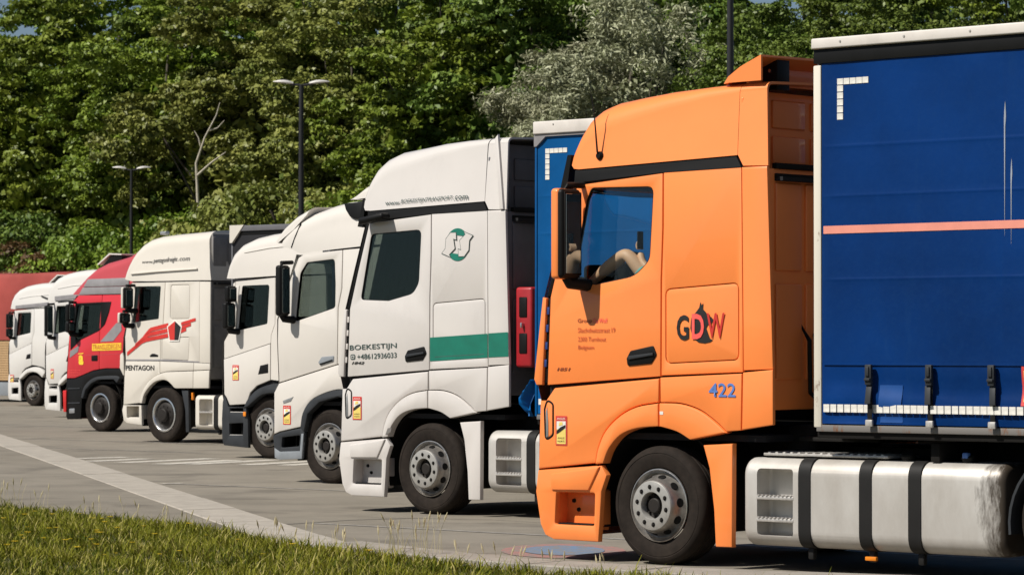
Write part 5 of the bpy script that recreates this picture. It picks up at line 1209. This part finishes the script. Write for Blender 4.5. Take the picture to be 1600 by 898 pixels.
# loose corner of the curtain flapping forward
bm = bmesh.new(); rows = []
for j in range(7):
    fz = j / 6; rows.append([bm.verts.new((.02 + .16 * i / 6 * math.sin(math.pi * (.15 + .8 * fz)), 1.27 + .05 * math.sin(i * .9 + j), 1.02 + .36 * fz)) for i in range(7)])
for a, b in zip(rows, rows[1:]):
    for i in range(6): bm.faces.new((a[i], a[i + 1], b[i + 1], b[i]))
lf = finish(bm, 'loose_curtain_flap', 'curtain2', r2, 60); sm = lf.modifiers.new('s', 'SOLIDIFY'); sm.thickness = .006

r3 = trailer_at('curtain_trailer', t3, 2.75, 'grey curtain-sided trailer coupled to the white cab with grey arch trim')
semi_trailer(r3, t3, 3.90, 1.1, 'curtaingrey', detail=False, tape=False, seed=4)
r4 = trailer_at('curtain_trailer', t4, 2.75, 'white curtain-sided trailer coupled to the plain white cab with black steps')
semi_trailer(r4, t4, 3.45, 1.1, 'curtainwhite', detail=False, tape=False, seed=5)
r5 = trailer_at('curtain_trailer', t5, 2.95, 'charcoal curtain-sided trailer with white triangular front corner coupled to the PENTAGON cab')
semi_trailer(r5, t5, 3.85, 1.1, 'curtaingrey', cap_h=.10, dark_h=.06, pillar='darkgrey', cap='darkgrey', detail=False, tape=False, seed=6, pw=.04)
bm = bmesh.new(); f = [bm.verts.new(p) for p in ((.0, 1.32, 3.86), (-.36, 1.32, 3.86), (-.06, 1.32, 3.55), (0, 1.32, 3.55))]; g = bm.faces.new(f); r = bmesh.ops.extrude_face_region(bm, geom=[g])
for v in [q for q in r['geom'] if isinstance(q, bmesh.types.BMVert)]: v.co.y -= .06
bmesh.ops.recalc_face_normals(bm, faces=bm.faces); finish(bm, 'white_corner_cap', 'cream', r5)
for trk, ul, nm, lab, zz in ((t6, 2.8, 'curtainwhite', 'pale curtain-sided trailer coupled to the red cab', 3.5), (t7, 2.8, 'curtainwhite', 'pale curtain-sided trailer coupled to the cab with open step recess', 3.5), (t8, 2.8, 'curtainwhite', 'pale curtain-sided trailer coupled to the clean white cab', 3.55)):
    rr_ = trailer_at('curtain_trailer', trk, ul, lab); semi_trailer(rr_, trk, zz, 1.1, nm, detail=False, tape=False)
# red tarpaulin trailer behind the last cab
rr9 = empty('tarpaulin_trailer', (-15.54 - .743 * 4, 103.32 + .669 * 4, 0), R(138)); tag(rr9, 'brick red tarpaulin trailer with tan board sides standing behind the clean white cab', 'trailer')
box('load_body', (-6, 0, 1.32), (12, 2.5, 1.30), 'tan', rr9, .02)
for k in range(16): box('side_board', (-6, 1.262, .72 + k * .078), (11.9, .02, .07), 'tan', rr9, .006)
bm = bmesh.new(); rows = []
for i in range(61):
    u = 12 * i / 60; prof = [(1.30, 1.97), (1.31, 2.6), (1.30, 3.4), (1.27, 3.95), (1.18, 4.09), (.6, 4.13), (0, 4.15)]; prof = prof + [(-a, b) for a, b in reversed(prof[:-1])]
    rows.append([bm.verts.new((-u, a + .012 * math.sin(u * 3.1 + b * 2), b - .03 * abs(math.sin(u * 1.05)) * (b > 3.9))) for a, b in prof])
for a, b in zip(rows, rows[1:]):
    for i in range(len(a) - 1): bm.faces.new((a[i], a[i + 1], b[i + 1], b[i]))
bm.faces.new(rows[0]); bm.faces.new(rows[-1][::-1]); bmesh.ops.recalc_face_normals(bm, faces=bm.faces); finish(bm, 'tarpaulin', 'redtarp', rr9, 50)
box('side_guard', (-6, 1.2, .42), (12, .04, .45), 'lipgrey', rr9, .01); box('frame', (-6, 0, .62), (12, 2.3, .1), 'chassis', rr9)
tq = Truck(rr9, 0)
for k in range(3):
    for s in (1, -1): wheel(tq, 8 + k * 1.31, 1.15, .465, 'rear', False, s)

# ================================================================ LAMP POSTS
def lamp_post(x, y, h, label, span=1.6, rad=.075):
    r = empty('lamp_post', (x, y, 0)); tag(r, label, 'lamp post', 'black lamp posts behind the trucks')
    tube('pole', [(0, 0, 0), (0, 0, h * .5), (0, 0, h)], [rad * 1.1, rad, rad * .75], 'pole', r, 12)
    box('base_plate', (0, 0, .02), (.4, .4, .04), 'pole', r)
    bm = bmesh.new(); bm_tube(bm, [(-span * .2, 0, h + .02), (0, 0, h - .02), (span * .2, 0, h + .02)], .035, 8); bmesh.ops.recalc_face_normals(bm, faces=bm.faces); finish(bm, 'cross_arm', 'pole', r)
    for s in (-1, 1):
        bm = bmesh.new(); rows = []
        for k in range(9):
            f = k / 8; w = .17 * math.sin(math.pi * min(1, .18 + f * .75)) ; tt = .075 * math.sin(math.pi * min(1, .2 + f * .72)); xx = s * span * (.14 + .36 * f); zz = h + .03 + .10 * f - .05 * f * f
            rows.append([bm.verts.new((xx, w * math.cos(a), zz + tt * (math.sin(a) if math.sin(a) > 0 else .35 * math.sin(a)))) for a in [2 * math.pi * q / 12 for q in range(12)]])
        for a, b in zip(rows, rows[1:]):
            for q in range(12): bm.faces.new((a[q], a[(q + 1) % 12], b[(q + 1) % 12], b[q]))
        bm.faces.new(rows[0]); bm.faces.new(rows[-1][::-1]); bmesh.ops.recalc_face_normals(bm, faces=bm.faces); finish(bm, 'lamp_head', 'lamphead', r, 50)
lamp_post(-6.0, 91.0, 9.2, 'tall black twin-headed lamp post rising behind the white cab with grey arch trim', 1.6, .085)
lamp_post(-14.28, 120.0, 8.4, 'black twin-headed lamp post standing behind the red cab, far down the row', 1.44, .07)
lamp_post(4.1, 60.0, 9.2, 'thick black lamp post rising behind the orange cab roof', 1.6, .075)

# ================================================================ TREES
def quads_mesh(name, V, tone, mat):
    """V: (n,4,3) leaf corner array"""
    n = len(V); me = bpy.data.meshes.new(name)
    me.vertices.add(n * 4); me.vertices.foreach_set('co', V.reshape(-1).astype(np.float32))
    me.loops.add(n * 4); me.loops.foreach_set('vertex_index', np.arange(n * 4, dtype=np.int32))
    me.polygons.add(n); me.polygons.foreach_set('loop_start', np.arange(0, n * 4, 4, dtype=np.int32)); me.polygons.foreach_set('loop_total', np.full(n, 4, dtype=np.int32))
    me.update(calc_edges=True)
    at = me.attributes.new('tone', 'FLOAT', 'FACE'); at.data.foreach_set('value', tone.astype(np.float32))
    me.materials.append(M[mat]); return me
def unit(a): return a / np.maximum(np.linalg.norm(a, axis=-1, keepdims=True), 1e-6)
def crown(name, seed, rx, z0, z1, nclump, nleaf, leaf, mat, clump=(.7, 1.5), up=.5, aspect=.62, spread=.55, nsub=16, sub=(.24, .44), flat=.45, inner=2.2):
    """boughs in an uneven egg > twigs over the upper shell of each bough > leaves around each twig"""
    g = np.random.RandomState(seed)
    d = unit(g.normal(size=(nclump, 3))); rad = g.uniform(.45, 1.0, (nclump, 1)) ** .5
    c = d * rad; hz = (z1 - z0) / 2
    wob = 1 + .22 * np.sin(3 * np.arctan2(c[:, 1], c[:, 0]) + seed) + .15 * np.sin(5 * c[:, 2] + seed * 2)
    C = np.stack([c[:, 0] * rx * wob, c[:, 1] * rx * wob, (z0 + z1) / 2 + c[:, 2] * hz], 1)
    cr = g.uniform(clump[0], clump[1], nclump); ct = g.uniform(0, 1, nclump)
    ns = nclump * nsub; si = np.repeat(np.arange(nclump), nsub)
    q = unit(g.normal(size=(ns, 3)) + np.array([0, 0, .55]) + .5 * unit(c[si]))
    SC = C[si] + q * (cr[si] * g.uniform(.55, 1.05, ns))[:, None] * np.array([1.1, 1.1, .7])
    sr = g.uniform(sub[0], sub[1], ns); st = g.uniform(0, 1, ns)
    idx = g.randint(0, ns, nleaf)
    lq = unit(g.normal(size=(nleaf, 3)) + np.array([0, 0, .3])); rr = g.uniform(.2, 1.0, (nleaf, 1)) ** .6
    P = SC[idx] + lq * rr * sr[idx][:, None] * np.array([1.2, 1.2, flat])
    N = unit(lq * .25 + q[idx] * .5 + np.array([0, 0, up]) + g.normal(size=(nleaf, 3)) * spread)
    A = unit(np.cross(N, g.normal(size=(nleaf, 3)))); A[:, 2] -= .35; A = unit(A - N * (A * N).sum(1, keepdims=True)); Bv = np.cross(N, A)
    L_ = leaf * g.uniform(.6, 1.3, (nleaf, 1)); W = L_ * aspect * .5
    base = P - A * L_ * .5; tip = P + A * L_ * .5 - N * L_ * .12
    V = np.stack([base, P - A * L_ * .05 - Bv * W + N * L_ * .06, tip, P - A * L_ * .05 + Bv * W + N * L_ * .06], 1)
    tone = np.clip(.25 * ct[si[idx]] + .35 * st[idx] + .4 * g.uniform(0, 1, nleaf), 0, 1)
    # dense inner foliage keeps the daylight out of the crown
    m = nleaf // 7; ci = unit(g.normal(size=(m, 3))) * g.uniform(0, .34, (m, 1)) ** .5
    Pi = np.stack([ci[:, 0] * rx, ci[:, 1] * rx, (z0 + z1) / 2 + ci[:, 2] * hz], 1); Ni = unit(g.normal(size=(m, 3)) + np.array([0, 0, .8])); Ai = unit(np.cross(Ni, g.normal(size=(m, 3)))); Bi = np.cross(Ni, Ai); li = leaf * inner
    Vi = np.stack([Pi - Ai * li * .5, Pi - Bi * li * .35, Pi + Ai * li * .5, Pi + Bi * li * .35], 1)
    return quads_mesh(name, np.concatenate([V, Vi]), np.concatenate([tone, g.uniform(0, .8, m)]), mat), C
def trunk_mesh(name, h, r, C, seed, mat='bark', nl=9):
    g = random.Random(seed); bm = bmesh.new()
    pts = [(0, 0, 0)]; 
    for k in range(1, 8): pts.append((g.uniform(-.18, .18) * k / 4, g.uniform(-.18, .18) * k / 4, h * .86 * k / 7))
    bm_tube(bm, pts, [r * 1.25] + [r * (1 - .8 * k / 7) for k in range(1, 8)], 9)
    for c in g.sample([tuple(x) for x in C], min(nl, len(C))):
        k = g.randint(2, 5); a = Vector(pts[k]); b = Vector(c)
        if b.z < a.z + .3: continue
        m = a.lerp(b, .5) + Vector((0, 0, -.3)); bm_tube(bm, [a, m, b], [r * .42, r * .26, r * .08], 6)
    bmesh.ops.recalc_face_normals(bm, faces=bm.faces); o = finish(bm, name, mat, None, 60); me = o.data; bpy.data.objects.remove(o); return me
VAR = {}
def variant(key, **k):
    cm, C = crown('crown', **k); VAR[key] = (cm, trunk_mesh('trunk', k['z1'], .22, C, k['seed']))
variant('a', seed=1, rx=3.9, z0=1.2, z1=14, nclump=66, nleaf=56000, leaf=.20, mat='leaf', clump=(.7, 1.5))
variant('b', seed=2, rx=4.3, z0=1.0, z1=14, nclump=84, nleaf=60000, leaf=.185, mat='leaf', clump=(.65, 1.45))
variant('c', seed=3, rx=3.6, z0=.8, z1=14, nclump=60, nleaf=54000, leaf=.21, mat='leaf', clump=(.75, 1.55))
variant('fine', seed=4, rx=4.2, z0=.8, z1=14, nclump=110, nleaf=76000, leaf=.15, mat='leafdark', clump=(.55, 1.25), sub=(.22, .42))
variant('willow', seed=5, rx=3.2, z0=.8, z1=12, nclump=170, nleaf=70000, leaf=.22, mat='leafsilver', clump=(.35, .95), aspect=.24, up=.6, spread=.75, nsub=12, sub=(.2, .5), flat=.8, inner=1.0)
variant('bush', seed=6, rx=2.3, z0=.2, z1=4.5, nclump=50, nleaf=24000, leaf=.16, mat='leaf', clump=(.4, .95))
def tree(name, key, px, Z, H, label, mat=None, group='trees of the wood behind the trucks', cat='tree', wide=1.0, z=-.02):
    cm, tm = VAR[key]; base = 14 if key in 'abc' or key == 'fine' else (12 if key == 'willow' else 4.5)
    s = H / base
    r = empty(name, ((px - 800) / 5000 * Z, Z, z), random.uniform(0, 6.28)); r.scale = (s * wide, s * wide, s)
    tag(r, label, cat, group)
    link('trunk', tm, r); c = link('crown', cm, r)
    if mat: c.material_slots[0].link = 'OBJECT'; c.material_slots[0].material = M[mat]
    return r
def need(Z, y): return Z * (545 - y) / 5000 + CAM_H
BK = 'taller tree in the back ranks of the wood'
for i, (px, Z, ytop, key, mat, lab) in enumerate([
    (-70, 150, 40, 'a', None, 'broadleaf tree at the end of the wood, behind the red tarpaulin'), (95, 146, 5, 'c', None, 'large leafy tree behind the clean white cab'), (265, 139, 0, 'b', None, 'dense green tree around the pale dead tree'), (395, 131, -15, 'a', 'leafolive', 'olive green tree between the dead tree and the tall lamp post'), (545, 124, -5, 'b', 'leafolive', 'wide olive tree right behind the tall lamp post head'),
    (700, 116, -35, 'c', None, 'dense green tree behind the green-banded cab roof'), (835, 113, -50, 'a', 'leafdark', 'dark tree behind the lowest silvery willow'), (1075, 104, -45, 'fine', None, 'fine-leaved dark tree above the orange roof fairing'), (1215, 97, 0, 'fine', None, 'fine-leaved dark tree beside the thick lamp post'), (1370, 91, -40, 'fine', None, 'fine-leaved tree above the front corner of the dark blue trailer'), (1530, 86, -30, 'fine', None, 'fine-leaved tree above the dark blue trailer roof'), (1690, 82, -30, 'b', 'leafdark', 'broad dark tree at the far end over the dark blue trailer')]):
    tree('broadleaf_tree', key, px, Z, need(Z, ytop), lab, mat)
for i, (px, Z, ytop, key, mat) in enumerate([(20, 160, 8, 'b', None), (175, 157, -60, 'a', None), (330, 150, -90, 'c', 'leafdark'), (470, 141, -110, 'b', None), (620, 134, -120, 'a', None), (770, 127, -120, 'c', 'leafdark'), (910, 120, -120, 'b', None), (1020, 114, -110, 'fine', None), (1140, 110, 14, 'fine', None), (1295, 104, -110, 'b', 'leafdark'), (1450, 98, -110, 'fine', None), (1610, 94, -110, 'a', None), (-60, 166, 60, 'c', None)]):
    tree('broadleaf_tree', key, px, Z, need(Z, ytop), BK, mat)
for px, Z, ytop, wd, SW in ((905, 101, 75, .95, 'middle one of three pale silvery willows above the blue trailer'), (985, 99, 0, .95, 'tallest pale silvery willow, above the orange cab roof'), (845, 103, 150, .85, 'lowest pale silvery willow, above the green-banded cab roof')):
    tree('willow_tree', 'willow', px, Z, need(Z, ytop), SW, None, 'silvery willows', 'tree', wd)
for px, Z, ytop, mat, lab in [(30, 128, 375, 'leafbrown', 'russet brown shrub behind the red tarpaulin trailer'), (110, 127, 392, 'leafbrown', 'lower russet brown shrub behind the roof of the clean white cab'),
        (165, 126, 350, 'leaf', 'green shrub between the russet shrubs and the far lamp post'), (270, 123.5, 330, 'leaf', 'green shrub under the pale dead tree'), (350, 119, 325, 'leaf', 'green shrub behind the PENTAGON roof'), (430, 114, 280, 'leafolive', 'olive green shrub behind the tall twin-headed lamp post'),
        (570, 108, 290, 'leafolive', 'olive green shrub behind the roof of the white cab with hung clothes'), (650, 105, 260, 'leaf', 'fresh green shrub behind the green-banded cab roof'), (740, 103, 230, 'leaf', 'fresh green shrub below the silvery willows'), (60, 131, 330, 'leafdark', 'dark green shrub behind the russet shrubs')]:
    tree('shrub', 'bush', px, Z, need(Z, ytop), lab, mat, 'shrubs at the foot of the wood', 'shrub', .8)
dt = empty('dead_tree', ((312 - 800) / 5000 * 121, 121, 0)); tag(dt, 'bare pale forked dead tree standing against the dark foliage', 'tree')
zz = lambda y: need(121, y); xx = lambda x: (x - 312) / 5000 * 121
tube('trunk', [(0, 0, 0), (.05, 0, 4), (xx(308), 0, zz(290)), (xx(306), 0, zz(255)), (xx(320), -.1, zz(215)), (xx(338), -.1, zz(180)), (xx(343), 0, zz(160))], [.10, .085, .06, .048, .038, .026, .012], 'palebark', dt)
tube('limb', [(xx(307), 0, zz(275)), (xx(330), -.2, zz(255)), (xx(353), -.2, zz(238))], [.06, .04, .02], 'palebark', dt)
tube('limb', [(xx(313), 0, zz(228)), (xx(310), -.1, zz(215)), (xx(303), 0, zz(204))], [.04, .025, .012], 'palebark', dt)
tube('limb', [(xx(325), 0, zz(205)), (xx(340), -.1, zz(200)), (xx(350), 0, zz(188))], [.04, .025, .012], 'palebark', dt)

# ================================================================ GRASS
GE = [(-14, 46.5), (-9, 39), (-5.3, 33.2), (-4.05, 31.2), (-2.91, 29.3), (-2.15, 27.5), (-1.6, 26.25), (-.78, 24.9), (-.26, 24.0), (.40, 23.1), (1.34, 22.3), (1.97, 21.8), (3.45, 20.2), (7.35, 17)]
sheet('grass_verge', GE + [(12, 8), (12, -20), (-40, -20), (-40, 46.5)], .05, 'soil')
g = np.random.RandomState(11)
ge = np.array(GE)
def inside(x, y): return y < np.interp(x, ge[:, 0], ge[:, 1])
n = 190000
X = g.uniform(-7.5, 4.2, n); Y = g.uniform(19.5, 36, n)
k = inside(X, Y) & (np.abs(X) < .2 * Y + .8) & (np.sin(X * 13 + 2 * np.sin(Y * 7)) * np.sin(Y * 11 + 2 * np.sin(X * 5)) + g.normal(0, .25, n) > -.55)
X, Y = X[k], Y[k]; n = len(X)
pat = np.sin(X * 2.1 + np.sin(Y * 1.3)) * np.sin(Y * 1.7 + np.sin(X * 1.9)) + .6 * np.sin(X * 5.3 + Y * 4.1)
pt2 = np.sin(X * 13 + 2 * np.sin(Y * 7)) * np.sin(Y * 11 + 2 * np.sin(X * 5)); hgt = np.clip(.048 + .02 * np.clip(pat, -1, 1) + .022 * pt2 + g.exponential(.018, n), .015, .2); wdt = g.uniform(.004, .0085, n)
ang = g.uniform(0, 6.283, n); lean = g.uniform(.2, 1.5, n)
dirx, diry = np.cos(ang), np.sin(ang); sx, sy = -diry, dirx
b = np.stack([X, Y, np.full(n, .045)], 1)
S_ = np.stack([sx, sy, np.zeros(n)], 1) * wdt[:, None]
D_ = np.stack([dirx, diry, np.zeros(n)], 1) * (hgt * lean)[:, None]
Up = np.stack([np.zeros(n), np.zeros(n), hgt], 1)
V = np.stack([b - S_, b + S_, b + S_ * .55 + D_ * .35 + Up * .6, b - S_ * .55 + D_ * .35 + Up * .6], 1)
V2 = np.stack([b - S_ * .55 + D_ * .35 + Up * .6, b + S_ * .55 + D_ * .35 + Up * .6, b + S_ * .1 + D_ + Up, b - S_ * .1 + D_ + Up], 1)
tone = np.clip(.38 + .22 * pat + .14 * pt2 + g.normal(0, .24, n), 0, .82); tone = np.where(g.uniform(0, 1, n) < .17, g.uniform(.85, 1, n), tone)
gm = quads_mesh('grass', np.concatenate([V, V2]), np.concatenate([tone, tone]), 'grass')
tag(link('grass', gm), 'short sunlit green grass on the verge in front of the apron', 'grass', kind='stuff')
# tall seeding tufts along the verge edge
def tuft(px, y, Z, nst, h, label, spread=.12):
    r = empty('wild_grass_tuft', ((px - 800) / 5000 * Z, Z, .04)); tag(r, label, 'grass tuft', 'tall seeding grass tufts along the verge edge')
    rg = random.Random(int(px * 7 + Z)); bm = bmesh.new(); bh = bmesh.new()
    for k in range(nst):
        x0, y0 = rg.uniform(-spread, spread), rg.uniform(-spread, spread); a = rg.uniform(0, 6.28); hh = h * rg.uniform(.55, 1.1); l = hh * rg.uniform(.05, .35)
        p = [(x0, y0, 0), (x0 + .4 * l * math.cos(a), y0 + .4 * l * math.sin(a), hh * .6), (x0 + l * math.cos(a), y0 + l * math.sin(a), hh)]
        bm_tube(bm, p, [.0022, .0018, .001], 3)
        if k % 2 == 0: 
            q = Vector(p[2]); d = (q - Vector(p[1])).normalized(); bm_tube(bh, [q - d * .02, q + d * .02, q + d * .06], [.003, .008, .002], 5)
    bmesh.ops.recalc_face_normals(bm, faces=bm.faces); finish(bm, 'stems', 'straw', r, 0); bmesh.ops.recalc_face_normals(bh, faces=bh.faces); finish(bh, 'seed_heads', 'straw', r, 0)
    for nm in r.children: nm['kind'] = 'stuff'
TL = 'pale dry seeding grass tuft standing up from the verge edge'
for px, Z, nst, h in [(640, 25.2, 16, .30), (668, 25.0, 14, .32), (612, 25.4, 10, .24), (15, 32.6, 12, .28), (62, 32.2, 6, .22), (150, 31.4, 8, .15), (300, 29.0, 8, .16), (420, 27.6, 9, .14), (470, 27.0, 8, .15), (520, 26.2, 10, .16), (735, 24.7, 8, .14), (800, 24.4, 7, .12), (870, 24.1, 7, .11), (930, 23.8, 6, .10), (205, 30.6, 5, .18), (250, 29.8, 5, .15)]:
    tuft(px, 0, Z, nst, h, TL)
# yellow flowers
bm = bmesh.new()
for q in range(9):
    a = 2 * math.pi * q / 9; v0 = bm.verts.new((.004 * math.cos(a), .004 * math.sin(a), .075)); v1 = bm.verts.new((.018 * math.cos(a - .3), .018 * math.sin(a - .3), .082)); v2 = bm.verts.new((.024 * math.cos(a), .024 * math.sin(a), .080)); v3 = bm.verts.new((.018 * math.cos(a + .3), .018 * math.sin(a + .3), .082)); bm.faces.new((v0, v1, v2, v3))
fo = finish(bm, 'petals', 'petal', None, 0); fm = fo.data; bpy.data.objects.remove(fo)
bm = bmesh.new(); bm_tube(bm, [(0, 0, 0), (.004, 0, .04), (0, 0, .078)], .0025, 4); fo = finish(bm, 'stem', 'grass', None, 0); sm_ = fo.data; bpy.data.objects.remove(fo)
rg = random.Random(5)
for k in range(46):
    px = rg.choice([rg.uniform(0, 260), rg.uniform(0, 160), rg.uniform(100, 700)]); 
    x0 = 0
    for _ in range(30):
        Z = rg.uniform(24.3, 31.5); x0 = (px - 800) / 5000 * Z
        if inside(np.array([x0]), np.array([Z + .9]))[0]: break
    else: continue
    r = empty('yellow_flower', (x0, Z, .05), rg.uniform(0, 6)); s = rg.uniform(.8, 1.4); r.scale = (s, s, s); tag(r, 'small yellow flower in the short grass of the verge', 'flower', 'yellow flowers in the grass')
    link('petals', fm, r); link('stem', sm_, r)
